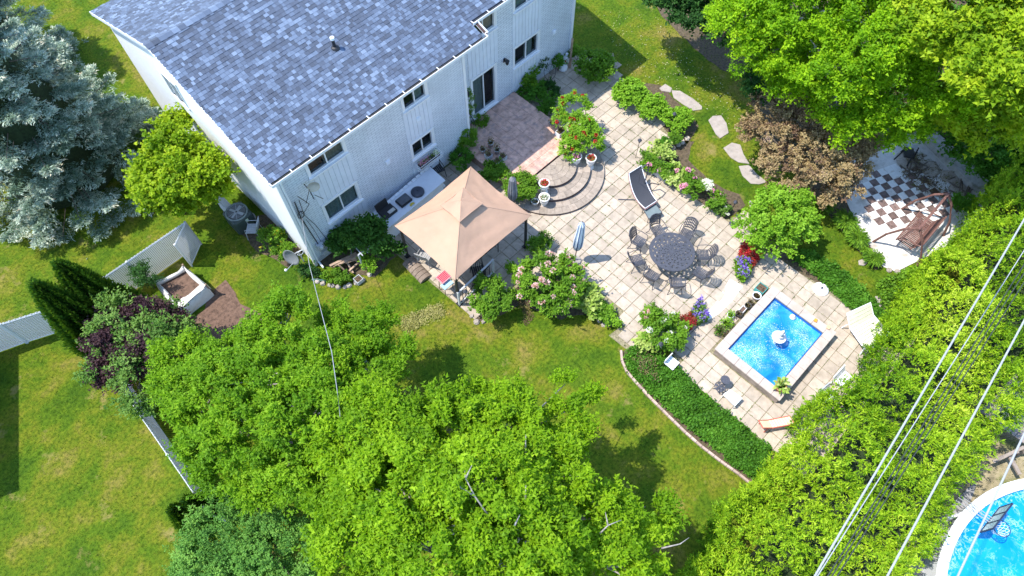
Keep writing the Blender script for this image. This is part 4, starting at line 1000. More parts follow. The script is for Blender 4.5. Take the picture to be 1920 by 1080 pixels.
tag(a.build('bananas', pm('banana_yellow', (.6, .45, .05), .1, 8, .6, .05), None), 'small bunch of yellow bananas on the white counter', 'fruit')
t = thing('side_table', 'round brown side table by the house wall near the flower box', 'table', G(803, 333, 0))
q = G(803, 333, .6); a = MB(); a.lathe([(.3, 0), (.31, .02), (.3, .04)], (q.x, q.y, .56), 22); a.build('table_top', pm('brown_wood', (.22, .10, .05), .25, 6, .6, .2), t)
for k in range(3): a = MB(); th = 2.1*k; a.tube([(q.x+.12*math.cos(th), q.y+.12*math.sin(th), .56), (q.x+.24*math.cos(th), q.y+.24*math.sin(th), .02)], .02, 6); a.build('leg', M_REDWOOD, t)
st = thing('step_stool', 'white folding step stool between the brown table and the gazebo', 'stool', G(822, 344, 0))
q = G(822, 344, .4); q.z = 0
for k, (dy, z) in enumerate(((-.12, .3), (.1, .55))): a = MB(); a.box(q+Vector((0, dy, z)), (.36, .18, .03)); a.build('tread', M_TRIM, st)
for sx in (-1, 1):
    a = MB(); a.tube([q+Vector((sx*.18, -.25, .02)), q+Vector((sx*.17, .12, .58))], .014, 5); a.tube([q+Vector((sx*.18, .3, .02)), q+Vector((sx*.17, .06, .58))], .014, 5); a.build('leg', M_TRIM, st)
# flower box under the window
fb = thing('window_box', 'white wire flower box with magenta flowers hanging under the middle window', 'flower box', (9.95, 14.45, 1.3))
a = MB()
for z in (1.28, 1.42, 1.55):
    for (p1, p2) in (((9.4, 14.62), (10.55, 14.62)), ((9.4, 14.3), (10.55, 14.3)), ((9.4, 14.3), (9.4, 14.62)), ((10.55, 14.3), (10.55, 14.62))): a.bar((*p1, z), (*p2, z), .014)
a.build('wire_rim', M_TRIM, fb)
a = MB()
for k in range(16):
    x = 9.4 + 1.15*k/15; a.tube([(x, 14.62, 1.3), (x, 14.44, 1.24), (x, 14.3, 1.3), (x, 14.27, 1.45), (x, 14.24, 1.56)], .007, 4)
a.build('wire_basket', M_TRIM, fb)
a = MB(); a.box((9.98, 14.46, 1.40), (1.0, .2, .14)); a.build('trough', M_DKPOT, fb)
rng0 = np.random.default_rng(5)
for nm, x0, x1, mt in (('foliage', 9.5, 10.5, L_GREEN), ('blossom', 9.5, 10.0, L_PINK), ('blossom', 10.25, 10.45, L_WHITE)):
    n_ = 160; P = np.c_[rng0.uniform(x0, x1, n_), rng0.uniform(14.36, 14.56, n_), rng0.uniform(1.46, 1.6, n_)]
    leafmesh(nm, P, unit(n_, rng0), np.array([0,0,1.]) + unit(n_, rng0)*.6, np.full(n_, .05), .4, rng0.random(n_), mt, fb)

# ------------------------------------------------------------------ closed umbrellas
def umbrella(base, top, label, stripes):
    B = Vector(base); Tp = Vector(top); t = thing('closed_umbrella', label, 'umbrella', B); d = (Tp-B)
    a = MB(); a.tube([B, Tp], .02, 8); a.build('pole', pm('umbrella_pole', (.12, .07, .05), .2, 9, .5, .1), t)
    n = 16; 
    for par in (0, 1):
        a = MB()
        for k in range(n):
            if k % 2 != par: continue
            a0, a1 = 2*math.pi*k/n, 2*math.pi*(k+1)/n; vs = []
            prof = ((.34, .13), (.42, .19), (.60, .19), (.8, .15), (.93, .13), (1.0, .03))
            for (s, r) in prof:
                p = B + d*s
                for (th, f) in ((a0, 1.0), ((a0+a1)/2, .66 if s < .6 else .85), (a1, 1.0)): vs.append(p + Vector((math.cos(th), math.sin(th), 0))*r*f + Vector((0, 0, -.06*(f < .9)*(s < .4))))
            a.add(vs, [(3*j+i, 3*j+i+1, 3*j+i+4, 3*j+i+3) for j in range(len(prof)-1) for i in range(2)])
        a.build('cloth_fold', stripes[par], t)
    a = MB(); a.lathe([(.24, 0), (.25, .06), (.10, .10), (.03, .14), (.03, .3)], B, 14); a.build('foot', pm('cast_stone', (.33, .29, .26), .2, 9, .9, .4), t)
    return t
b0 = G(1077, 489, .03); umbrella(b0, G(1092, 416, 2.45), 'closed blue and white striped umbrella standing on the open patio', (pm('stripe_white', (.75, .78, .80), .06, 5, .8, .2), pm('stripe_blue', (.20, .26, .38), .12, 5, .8, .2)))
b1 = G(961, 392, .03); umbrella(b1, (b1.x, b1.y, 2.1), 'closed grey umbrella between the gazebo and the bush by the terrace', (pm('grey_cloth', (.30, .30, .32), .15, 5, .85, .3), pm('grey_cloth_dark', (.20, .20, .22), .15, 5, .85, .3)))
o = MB(); p = G(1062, 492, .05); o.stone((p.x, p.y, .06), .26, .14, 4); p = G(1052, 478, .05); o.stone((p.x, p.y, .06), .2, .12, 6); p = G(1078, 505, .05); o.stone((p.x, p.y, .05), .18, .1, 8)
tag(o.build('rockery', M_STONE, None), 'low pale stones around the foot of the striped umbrella', 'stones')

# ------------------------------------------------------------------ hanging lounger
hl = thing('hanging_lounger', 'curved dark mesh lounger with white piping hanging from a bent steel stand', 'lounger', G(1205, 370, .03))
A0, A1 = G(1181, 325, .95), G(1212, 385, .62); ax = (A1 - A0); side = G(1232, 372, .62) - A1; side.z = 0; side = side.normalized() * .36
def lp(u, v):
    c = A0.lerp(A1, u); z = .98 - .58*math.sin(min(1, u*1.15)*math.pi*.5)**.8 + .10*max(0, u-.7)
    wv = .72 + .28*math.sin(math.pi*min(1, .25+u*.6)); bow = .10*math.sin(math.pi*u)
    return Vector((c.x, c.y, z)) + side*(v*2-1)*wv - side.normalized()*bow*.5 + Vector((side.x, side.y, 0)).normalized()*.28
a = MB(); n = 18; vs = [lp(i/n, j/6) for i in range(n+1) for j in range(7)]
a.add(vs, [(i*7+j, i*7+j+1, (i+1)*7+j+1, (i+1)*7+j) for i in range(n) for j in range(6)]); a.build('sling', pm('dark_mesh', (.05, .052, .062), .12, 40, .7, .2), hl, solid=.012)
rim = [lp(i/n, 0) for i in range(n+1)] + [lp(1, j/6) for j in range(1, 7)] + [lp(1-i/n, 1) for i in range(1, n+1)] + [lp(0, 1-j/6) for j in range(1, 7)]
a = MB(); a.tube([p+Vector((0,0,.012)) for p in rim], .016, 6, cap=False); a.build('piping', M_TRIM, hl)
a = MB(); ce = (A0+A1)/2; a.tube([Vector((p.x, p.y, p.z-.03)) + (Vector((p.x, p.y, 0))-Vector((ce.x, ce.y, 0))).normalized()*.03 for p in rim], .024, 6, cap=False); a.build('cushion_edge', pm('patterned_cushion', (.30, .17, .16), .6, 26, .9, .3), hl)
fA, fB = lp(.85, .5), lp(.1, .5); a = MB(); Z3 = .05
e1, e2, e3 = G(1159, 374, Z3), G(1236, 346, Z3), G(1222, 372, Z3)
c0 = G(1205, 375, Z3)
a.tube([e1, c0, G(1232, 388, Z3)], .025, 6); a.tube([G(1195, 350, Z3), c0, G(1226, 408, Z3)], .025, 6); a.tube([e2, G(1222, 343, Z3), G(1210, 352, Z3)], .022, 6); a.tube([G(1190, 318, .1), G(1200, 332, .1)], .03, 6)
a.build('stand_foot', M_CAST, hl)
a = MB(); a.tube([c0 + Vector((.1, .2, 0)), G(1206, 350, .4), G(1216, 318, 1.3), G(1217, 308, 1.85), G(1209, 310, 2.0), G(1200, 320, 1.9)], .024, 7); a.build('stand_arm', M_CAST, hl, smooth=True)
a = MB(); a.tube([G(1200, 320, 1.9), lp(.3, .5) + Vector((0, 0, .1))], .008, 5); a.build('chain', M_CAST, hl)
gt = thing('low_table', 'glass topped low table below the hanging lounger', 'table', G(1225, 400, .03))
q = [G(1206, 392, .3), G(1228, 381, .3), G(1241, 398, .3), G(1216, 410, .3)]
a = MB(); a.prism([(p.x, p.y) for p in q], .29, .305); a.build('glass_top', pm('grey_glass', (.17, .21, .21), .1, 3, .08, 0), gt)
a = MB()
for k in range(4): a.tube([q[k], q[(k+1) % 4]], .016, 6)
a.build('frame', M_CAST, gt)
for k in range(4): a = MB(); a.tube([q[k], (q[k].x, q[k].y, .03)], .014, 5); a.build('leg', M_CAST, gt)

# ------------------------------------------------------------------ lamps on stakes
def stake_lamp(q, h, label, r=.075):
    p = G(*q, h*.9); t = thing('stake_lamp', label, 'garden lamp', (p.x, p.y, .02), 'garden stake lamps')
    a = MB(); a.tube([(p.x, p.y, 0), (p.x, p.y, h)], .012, 6); a.build('stake', M_BLACK, t)
    a = MB(); a.lathe([(r*.5, 0), (r*.9, .10), (r*.9, .12), (r*1.25, .13), (r*.6, .20), (.012, .24)], (p.x, p.y, h), 8); a.build('lantern', M_CAST, t)
stake_lamp((1198, 270), 1.0, 'stake lamp on the patio edge above the hanging lounger'); stake_lamp((1263, 220), .75, 'stake lamp standing in the lowest of the round green shrubs')
stake_lamp((1377, 384), .5, 'stake lamp at the end of the flower bed near the bright green bush'); stake_lamp((873, 552), 1.0, 'stake lamp in front of the railing panel')
stake_lamp((1237, 650), .95, 'stake lamp standing among the pale peonies')
def star(q, pts, label, r=.13):
    p = G(*q, .05); o = MB(); n = pts*2 if pts else 18
    o.prism([(p.x + (r if (pts == 0 or k % 2 == 0) else r*.6)*math.cos(2*math.pi*k/n), p.y + (r if (pts == 0 or k % 2 == 0) else r*.6)*math.sin(2*math.pi*k/n)) for k in range(n)], .04, .055)
    tag(o.build('stepping_plate', M_CAST, None), label, 'metal plate')
star((1384, 405), 5, 'star shaped dark metal plate on the slabs'); star((1373, 419), 0, 'round dark metal plate beside the star shaped one'); star((1433, 503), 6, 'dark metal plate at the foot of the bright green bush', .1)
# white cloth strip and round cover
o = MB(); P0 = gp([(1368,524),(1392,538),(1371,566),(1347,589),(1318,607),(1312,598),(1340,572),(1354,548)])
vs = [(x, y, .045 + .012*math.sin(k*1.7)) for k, (x, y) in enumerate(P0)]; o.add(vs + [(x, y, .038) for x, y in P0], [tuple(range(8)), tuple(range(15, 7, -1))] + [(i, (i+1) % 8, 8+(i+1) % 8, 8+i) for i in range(8)])
tag(o.build('cloth_strip', pm('white_cloth', (.8, .8, .8), .02, 5, .8, .2), None), 'long white cloth strip lying on the slabs between the dining table and the pool', 'cloth')
t = thing('umbrella_base', 'white round umbrella base on the slabs beside the ivy strip', 'umbrella base', G(1540, 541, .03))
a = MB(); p = G(1540, 541, .1); a.lathe([(.29, .03), (.30, .06), (.26, .09), (.06, .12)], (p.x, p.y, 0), 24); a.build('disc', M_TRIM, t, smooth=True)
a = MB(); a.lathe([(.03, .1), (.035, .2), (.02, .2)], (p.x, p.y, 0), 10); a.build('socket', M_CAST, t)
# small tables by the pool
for (q, z, r, lab, hol) in (((1360,712), .5, .16, 'taller round black side table by the lower pool corner', False), ((1350,725), .35, .19, 'lower round black side table with a pierced top by the pool', True)):
    p = G(*q, z); t = thing('side_table', lab, 'table', (p.x, p.y, .03)); a = MB()
    perforated(a, lambda u, v: (p.x + r*v*math.cos(2*math.pi*u), p.y + r*v*math.sin(2*math.pi*u), z), 24, 8, (lambda i, j: i % 4 < 2 and j in (2, 3, 5, 6)) if hol else (lambda i, j: False))
    a.build('table_top', M_CAST, t, solid=.015)
    for k in range(3): a = MB(); th = 2.09*k; a.tube([(p.x, p.y, z), (p.x+r*.3*math.cos(th), p.y+r*.3*math.sin(th), z*.5), (p.x+r*.9*math.cos(th), p.y+r*.9*math.sin(th), .04)], .012, 5); a.build('leg', M_CAST, t)
t = thing('tray_table', 'low rectangular table with a pale glass top and rounded white rim', 'table', G(1372, 748, .03)); q = [G(*s, .3) for s in ((1357,740),(1369,731),(1391,747),(1378,761))]
a = MB(); a.prism([(p.x, p.y) for p in q], .285, .295); a.build('glass_top', pm('pale_glass', (.42, .55, .58), .06, 3, .1, 0), t)
a = MB(); a.tube(q + [q[0]], .022, 6); a.build('rim', M_TRIM, t)
for k in range(4): a = MB(); a.tube([q[k], (q[k].x, q[k].y, .03)], .016, 5); a.build('leg', M_TRIM, t)
# loungers
def lounger(q, z, label, col, fcol, back=.0, slats=0):
    pts = [G(*s, z) for s in q]; t = thing('sun_lounger', label, 'sun lounger', (pts[0].x, pts[0].y, .03)); A, B, C_, D = pts     # A-B head edge, C-D foot edge
    n = 12
    for k in range(n):
        u0, u1 = k/n + .006, (k+1)/n - .006; h = lambda u: Vector((0, 0, back*max(0, .32-u)/.32))
        a = MB(); a.add([A.lerp(D, u0)+h(u0), B.lerp(C_, u0)+h(u0), B.lerp(C_, u1)+h(u1), A.lerp(D, u1)+h(u1)], [(0, 1, 2, 3)]); a.build('panel', col, t, solid=.022)
    a = MB(); h = Vector((0, 0, back))
    a.tube([D, A.lerp(D, .32), A+h, B+h, B.lerp(C_, .32), C_, D], .024, 6); a.build('frame', fcol, t)
    for p in (A.lerp(D, .2), B.lerp(C_, .2), A.lerp(D, .9), B.lerp(C_, .9)): a = MB(); o_ = (p - (A+B+C_+D)/4)*.12; a.tube([p, (p.x+o_.x, p.y+o_.y, .04)], .022, 5); a.build('leg', fcol, t)
    return t
M_CREAM = pm('cream_plastic', (.72, .70, .54), .05, 4, .5, .1)
lounger([(1580,596),(1624,576),(1668,625),(1625,660)], .35, 'wide cream sun lounger beside the ivy strip, half under the hedge', M_CREAM, M_TRIM, .35)
lounger([(1558,712),(1578,690),(1598,708),(1580,722)], .35, 'small white lounge seat tucked into the hedge, upper of the two', M_TRIM, M_TRIM, .25)
lounger([(1530,740),(1548,724),(1572,740),(1556,760)], .35, 'white reclined seat with a dark bar at the hedge, lower of the two', M_TRIM, M_GREY, .3)
lounger([(1427,806),(1419,792),(1480,780),(1490,795)], .35, 'pale yellow folding lounger with thin red frame at the patio corner', pm('pale_yellow_cloth', (.72, .66, .40), .05, 4, .8, .2), pm('red_tube', (.5, .12, .09), .1, 6, .5, .1), .2)
t = thing('garden_chair', 'small white garden chair under the pale peony bush', 'chair', G(1260, 685, .03)); p = G(1260, 680, .45)
for k in range(4): a = MB(); a.box((p.x-.15+.1*k, p.y, .42), (.085, .38, .03)); a.build('slat', M_TRIM, t)
a = MB(); a.box((p.x, p.y+.19, .56), (.4, .03, .22)); a.build('backrest', M_TRIM, t)
for sx in (-1, 1):
    for sy in (-1, 1): a = MB(); a.tube([(p.x+sx*.16, p.y+sy*.16, .42), (p.x+sx*.18, p.y+sy*.18, .03)], .016, 5); a.build('leg', M_BLACK, t)
o = MB(); o.prism(gp([(1222,327),(1226,323),(1252,339),(1248,344)]), .02, .3)
tag(o.build('planter_trough', M_GREYPOT, None, bevel=.01), 'long pale trough along the edge of the hosta bed', 'planter')

# ------------------------------------------------------------------ swing bench
sw = thing('swing_bench', 'brown wooden swing bench hanging from a curved timber frame on the chequered paving', 'swing bench', G(1680, 470, 0))
A = G(1724, 428, 1.8); B = G(1820, 388, 1.8); B.y = A.y
a = MB(); a.bar(A - Vector((.1,0,0)), B, .09, .10); a.build('top_beam', M_REDWOOD, sw)
for e in (A, B):
    for sy in (1, -1):
        a = MB(); a.tube([(e.x, e.y, 1.78), (e.x-.05, e.y+sy*.35, 1.45), (e.x-.1, e.y+sy*.72, .75), (e.x-.12, e.y+sy*.9, .03)], .045, 6); a.build('leg', M_REDWOOD, sw)
sx0, sx1 = A.x+.25, B.x-.25
for k in range(22):
    x = sx0 + (sx1-sx0)*k/21
    a = MB(); a.bar((x, A.y+.3, .48), (x, A.y-.28, .46), .05, .02); a.build('seat_slat', M_REDWOOD, sw)
    a = MB(); a.bar((x, A.y-.30, .5), (x, A.y-.48, .98), .045, .02); a.build('back_slat', M_REDWOOD, sw)
a = MB()
for (y, z) in ((.32, .47), (-.29, .45), (-.49, 1.0), (-.35, .62)): a.bar((sx0-.05, A.y+y, z), (sx1+.05, A.y+y, z), .05, .05)
a.build('rail', M_REDWOOD, sw)
for x in (sx0-.05, sx1+.05):
    a = MB(); a.tube([(x, A.y-.45, .85), (x, A.y+.2, .75), (x, A.y+.32, .47)], .025, 5); a.build('armrest', M_REDWOOD, sw)
    for y, z in ((.25, .75), (-.47, .98)): a = MB(); a.tube([(x, A.y+y, z), (x, A.y, 1.76)], .007, 4); a.build('chain', M_BLACK, sw)
# things in the shade beyond the chequered floor
t = thing('firewood_stand', 'dark metal stand with a pale panel in the shade beyond the chequered floor', 'stand', G(1705, 300, 0)); p = G(1705, 285, .5); p.z = 0
a = MB(); a.box(p+Vector((0,0,.45)), (.5, .4, .08), .6); a.build('shelf', M_BLACK, t)
a = MB(); a.box(p+Vector((.05,.1,.75)), (.16, .5, .06), .5); a.build('panel', M_GREY, t)
for k in range(4): a = MB(); th = .8+1.57*k; a.tube([p+Vector((.25*math.cos(th), .25*math.sin(th), .75)), p+Vector((.4*math.cos(th), .4*math.sin(th), .03))], .03, 5); a.build('leg', M_BLACK, t)
a = MB(); r_ = random.Random(4); p = G(1710, 315, 0)
for k in range(14): a.tube([(p.x+r_.uniform(-.6,.6), p.y+r_.uniform(-.5,.5), .06), (p.x+r_.uniform(-.6,.6), p.y+r_.uniform(-.5,.5), .12)], .03, 5)
tag(a.build('branch_pile', M_BARK, None), 'low pile of dark branches in the shade beyond the chequered floor', 'branches')
a = MB(); p = G(1800, 350, 0)
for k in range(12): a.tube([(p.x+r_.uniform(-.7,.7), p.y+r_.uniform(-.6,.6), .06), (p.x+r_.uniform(-.7,.7), p.y+r_.uniform(-.6,.6), .15)], .025, 5)
tag(a.build('branch_pile', M_BARK, None), 'dark twigs heaped against the low concrete wall', 'branches')

# ------------------------------------------------------------------ left side yard
ac = thing('heat_pump', 'dark green air conditioning unit with a round fan top beside the house', 'air conditioner', G(455, 440, 0)); p = G(443, 397, .85); p.z = 0
M_ACG = pm('ac_green', (.045, .065, .06), .15, 8, .5, .1)
a = MB(); a.box(p+Vector((0,0,.42)), (.85, .85, .8)); a.build('casing', M_ACG, ac, bevel=.07)
a = MB(); a.tube([p+Vector((.40*math.cos(q), .40*math.sin(q), .84)) for q in np.linspace(0, 6.283, 25)], .035, 6, cap=False); a.build('top_ring', pm('ac_grey', (.20,.24,.24), .1, 8, .5, .1), ac)
a = MB(); a.lathe([(.35, .83), (.35, .835)], p, 24); a.build('fan_well', M_BLACK, ac)
a = MB()
for k in range(9): rk_ = .05+.035*k; a.tube([p+Vector((rk_*math.cos(q), rk_*math.sin(q), .865)) for q in np.linspace(0, 6.283, 21)], .005, 4, cap=False)
for k in range(6): th = k*1.047; a.tube([p+Vector((.04*math.cos(th), .04*math.sin(th), .87)), p+Vector((.37*math.cos(th), .37*math.sin(th), .86))], .007, 4)
a.build('fan_guard', M_GREY, ac)
for k in range(4): a = MB(); th = k*1.57+.4; a.box(p+Vector((.17*math.cos(th), .17*math.sin(th), .845)), (.26, .11, .01), th, .3); a.build('fan_blade', M_GREY, ac)
a = MB(); a.box(p+Vector((.1,-.43,.6)), (.12,.01,.16)); a.build('nameplate', pm('pale_label', (.5,.6,.45), .05, 5, .6, 0), ac)
t = thing('pipe_box', 'light grey louvred box standing behind the dark air conditioning unit', 'box', G(425, 395, 0)); q = G(425, 380, .5); q.z = 0
a = MB(); a.box(q+Vector((-.1,-.1,.4)), (.25, .9, .78)); a.build('cabinet', M_GREY, t, bevel=.01)
for k in range(8): a = MB(); a.box(q+Vector((-.24,-.1,.1+.09*k)), (.02, .8, .05)); a.build('louvre', M_TRIM, t)
simple_chair('old grey white plastic chair lying in the plants beside the house corner', G(480, 440, 0), .8, M_GREY, slats=5)
t = thing('garden_hose', 'coil of pale garden hose lying by the air conditioning unit', 'hose', G(470, 415, 0)); a = MB(); q = G(470, 412, .1)
a.tube([(q.x+(.22+.03*math.sin(3*s))*math.cos(s), q.y+(.22+.03*math.sin(2*s))*math.sin(s), .05+.012*s) for s in np.linspace(0, 18, 70)], .016, 5); a.build('coil', M_GREY, t)
# satellite dish
dz = thing('satellite_dish', 'grey satellite dish on a short mast beside the house corner', 'satellite dish', G(575, 500, 0)); c = G(548, 480, .9)
nrm = Vector((-.80, -.42, .22)).normalized(); u_ = nrm.cross(Vector((0, 0, 1))).normalized(); v_ = u_.cross(nrm)
a = MB(); vs = [c]
for j in range(1, 6):
    for k in range(24): q = 2*math.pi*k/24; r_ = .36*j/5; vs.append(c + (u_*math.cos(q)*.9 + v_*math.sin(q)*1.05)*r_ + nrm*(.10*(j/5)**2))
fs = [(0, 1+k, 1+(k+1) % 24) for k in range(24)] + [(1+24*(j-1)+k, 1+24*j+k, 1+24*j+(k+1) % 24, 1+24*(j-1)+(k+1) % 24) for j in range(1, 5) for k in range(24)]
a.add(vs, fs); a.build('reflector', pm('dish_grey', (.20, .21, .22), .06, 6, .5, .05), dz, solid=.012, smooth=True)
a = MB(); e = c + nrm*.55 - v_*.25; a.tube([c - v_*.34 + nrm*.05, e], .014, 6); a.build('feed_arm', M_GREY, dz)
a = MB(); a.ball(e + v_*.04, .055); a.build('receiver', M_TRIM, dz)
a = MB(); a.tube([c - nrm*.06, (c.x+.3, c.y+.1, .75), (c.x+.32, c.y+.1, .02)], .025, 7); a.build('mast', M_GREY, dz)
a = MB(); h = Vector((c.x+.35, c.y+.05, .7)); a.tube([h+Vector((.13*math.cos(s), .05*s*.1, .12*math.sin(s)-.01*s)) for s in np.linspace(0, 16, 50)], .011, 5); a.build('cable_coil', M_TRIM, dz)

# timber planks on sawhorse, vine pergola, log edging
tp = thing('plank_stack', 'weathered timber planks stacked on a trestle in the bed by the vine', 'planks', G(665, 500, 0)); A = G(622, 502, .45); B = G(672, 478, .5)
for k in range(4): a = MB(); o_ = Vector((.05*k, -.10*k+.12, -.03*(k % 2))); a.bar(A+o_+Vector((.12*k, 0, 0)), B+o_, .09, .035); a.build('plank', M_WOOD, tp)
for u in (.25, .8): a = MB(); p = A.lerp(B, u); a.bar((p.x-.1, p.y+.3, .05), (p.x, p.y, .43), .05); a.bar((p.x+.1, p.y-.35, .05), (p.x, p.y, .43), .05); a.build('trestle_leg', M_WOOD, tp)
a = MB(); a.bar(G(650, 490, .3), G(662, 512, .1), .07, .06); a.bar(G(655, 508, .2), G(672, 492, .25), .06, .05); a.build('offcut', M_WOOD, tp)
vp = thing('vine_trellis', 'low trellis of pale slats overgrown by a grape vine against the house wall', 'trellis', G(690, 460, 0)); Zp = 1.05
for (q1, q2) in (((648,450),(700,416)), ((672,478),(735,440))): a = MB(); a.bar(G(*q1, Zp), G(*q2, Zp), .05, .05); a.build('rail', M_GREY, vp)
for k in range(7): a = MB(); u = (k+.5)/7; p1 = G(648,450,Zp+.03).lerp(G(700,416,Zp+.03), u); p2 = G(672,478,Zp+.03).lerp(G(735,440,Zp+.03), u); d_ = (p2-p1)*.15; a.bar(p1-d_, p2+d_, .035, .02); a.build('slat', M_GREY, vp)
for q in ((650,452),(700,418),(672,478),(733,442)): p = G(*q, Zp); a = MB(); a.bar((p.x, p.y, 0), (p.x, p.y, Zp), .05); a.build('post', M_GREY, vp)
A = G(768, 492, 0); B = G(797, 522, 0); le = thing('edging_row', 'row of half round concrete edging blocks at the gazebo corner', 'edging', A)
for k in range(6):
    p = A.lerp(B, k/5) + Vector((0,0,.02)); a = MB(); w = .27; vs = []
    d_ = (B-A).normalized(); s_ = Vector((-d_.y, d_.x, 0))
    for e in (-.085, .085):
        for j in range(8): th = math.pi*j/7; vs.append(p + d_*e + s_*w*math.cos(th) + Vector((0, 0, .16*math.sin(th))))
    a.add(vs, [(j, j+1, j+9, j+8) for j in range(7)] + [tuple(range(8))[::-1], tuple(range(8, 16))]); a.build('edging_block', pm('brown_concrete', (.25, .19, .145), .2, 8, .9, .4, island=.2), le)
def stone_row(px, r, label, seed, gap=1.7, mat=None, h=None, z=0):
    pts = [G(a, b, z) for a, b in px]; t = thing('stone_edging', label, 'stone edging', pts[0]); rr = random.Random(seed)
    for a, b in zip(pts, pts[1:]):
        n = max(1, int((b-a).length/(r*gap)))
        for k in range(n):
            p = a.lerp(b, (k+.5)/n); o = MB(); o.stone((p.x+rr.uniform(-.03,.03), p.y+rr.uniform(-.03,.03), z+.02), r*rr.uniform(.8, 1.15), h or r*.8, rr.randrange(9999)+1); o.build('stone', mat or M_STONE, t)
stone_row([(592,525),(612,534),(640,540),(662,534),(685,522),(700,512)], .11, 'curved row of round tan stones below the timber planks', 1)
stone_row([(882,590),(888,600),(898,606),(915,600)], .11, 'short row of pale stones at the corner of the railing panel', 2)
stone_row([(1108,590),(1120,598),(1136,612)], .10, 'pale stones along the foot of the yellow green hosta bed', 3)
stone_row([(1248,310),(1236,300),(1243,292),(1258,282),(1275,270),(1293,256)], .13, 'stones edging the flower bed beside the lawn path', 4)
stone_row([(1660,510),(1675,506),(1690,512),(1700,505)], .11, 'pink and tan stones at the lower tip of the chequered paving', 5)
ee = [(1164,658),(1166,678),(1175,698),(1196,722),(1222,750),(1252,780),(1285,812),(1315,838),(1350,865),(1385,890),(1405,906)]
pts = [G(a, b, 0) for a, b in ee]; kb = thing('bed_kerb', 'thin curved brick kerb between the lawn and the long ivy strip', 'kerb', pts[0]); q = 0
for a_, b_ in zip(pts, pts[1:]):
    n = max(1, int((b_-a_).length/.22))
    for k in range(n):
        o = MB(); o.bar(a_.lerp(b_, k/n+.01)+Vector((0,0,.045)), a_.lerp(b_, (k+1)/n-.02/n)+Vector((0,0,.045)), .075, .09); o.build('brick', pm('pale_kerb_brick', (.46,.34,.28), .15, 9, .85, .4, island=.25), kb)
o = MB(); r_ = random.Random(6)
for k in range(40): p = G(r_.uniform(1225,1262), r_.uniform(345,362)); o.stone((p.x, p.y, .02), r_.uniform(.03, .06), .04, k+1)

# ------------------------------------------------------------------ fences and raised bed
M_FENCE = pm('white_fence', (.72, .73, .74), .04, 5, .5, .05)
def _thin(m, f):
    n = m.node_tree; t_ = n.nodes.new('ShaderNodeBsdfTranslucent'); t_.inputs[0].default_value = (.9, .9, .9, 1); x_ = n.nodes.new('ShaderNodeMixShader'); x_.inputs[0].default_value = f
    n.links.new(n.nodes['Principled BSDF'].outputs[0], x_.inputs[1]); n.links.new(t_.outputs[0], x_.inputs[2]); n.links.new(x_.outputs[0], n.nodes['Material Output'].inputs[0])
M_SLAT = pm('thin_white_slat', (.74, .75, .76), .04, 5, .5, .05); _thin(M_SLAT, .45)
def slatfence(A, B, h, label, n_panel=1, step=.09, name='fence'):
    A = Vector(A); B = Vector(B); t = thing(name, label, 'fence' if name == 'fence' else 'gate', A); L_ = (B-A).length; d = (B-A).normalized(); up = Vector((0,0,1))
    for z in (h, .08): a = MB(); a.tube([A+up*z, B+up*z], .024, 6); a.build('rail', M_FENCE, t)
    for k in range(n_panel+1): p = A.lerp(B, k/n_panel); a = MB(); a.tube([p, p+up*(h+.04)], .035, 8); a.lathe([(.04, 0), (.045, .02), (.01, .05)], p+up*(h+.03), 8); a.build('post', M_FENCE, t)
    n = int(L_/step); src = None
    side = Vector((-d.y, d.x, 0))
    slats = MB(); 
    for k in range(n):
        p = A.lerp(B, (k+.5)/n); hh = h+.05+.02*((k % 2))
        o = MB() if k < 300 else slats
        o.bar(p+up*.05, p+up*hh, step-.022 if abs(d.x) > 0 else .06, .012)
        # slats run across the fence line
        o.v = []; o.f = []; o.mi = []
        w = (step-.02)/2
        vs = [p-d*w+up*.05, p+d*w+up*.05, p+d*w+up*hh, p-d*w+up*hh]
        vs = [v-side*.005 for v in vs] + [v+side*.005 for v in vs]
        o.add(vs, [(0,1,2,3),(7,6,5,4),(0,4,5,1),(1,5,6,2),(2,6,7,3),(3,7,4,0)]); o.build('slat', M_SLAT, t)
    wr = MB(); nz = int(h/.075)
    for side_ in (-1, 1):
        for k in range(int(L_/.075)+nz):
            for s in (1, -1):
                u0 = k*.075 - (nz*.075 if s < 0 else 0); 
                a0 = (u0 if s > 0 else u0+nz*.075, 0.08); a1 = (u0 - (nz*.075) if s > 0 else u0, h)
                x0, z0, x1, z1 = a0[0], a0[1], a1[0], a1[1]
                if s > 0 : x0, x1 = u0, u0-nz*.075
                def clip(xa, za, xb, zb):
                    if xa > xb: xa, za, xb, zb = xb, zb, xa, za
                    if xb < 0 or xa > L_: return None
                    if xa < 0: za = za+(zb-za)*(0-xa)/(xb-xa); xa = 0
                    if xb > L_: zb = za+(zb-za)*(L_-xa)/(xb-xa); xb = L_
                    return xa, za, xb, zb
                c_ = clip(x0, z0, x1, z1)
                if c_ is None: continue
                p1 = A+d*c_[0]+up*c_[1]+side*side_*.012; p2 = A+d*c_[2]+up*c_[3]+side*side_*.012
                if side_ == (1 if s > 0 else -1): wr.bar(p1, p2, .006)
    wr.build('wire_mesh', M_GREY, t, kind='stuff')
    return t
FA = G(378, 458, 0); FL = Vector((-3.2, 18.62, 0))
slatfence(FL, FA, 1.5, 'white slatted chain link fence running behind the raised bed to the gate', 2, step=.06)
slatfence(FA, G(360, 499, 0), 1.5, 'short white slatted gate standing open at the end of the fence', 1, name='gate', step=.06)
slatfence(Vector((-8.6, 20.8, 0)), Vector((-5.14, 19.48, 0)), 1.5, 'white slatted fence section at the left edge of the picture', 1)
slatfence(Vector((-5.10, 19.46, 0)), Vector((-3.26, 18.66, 0)), 1.5, 'white slatted fence section between the left edge and the tall conifers', 1, step=.085)
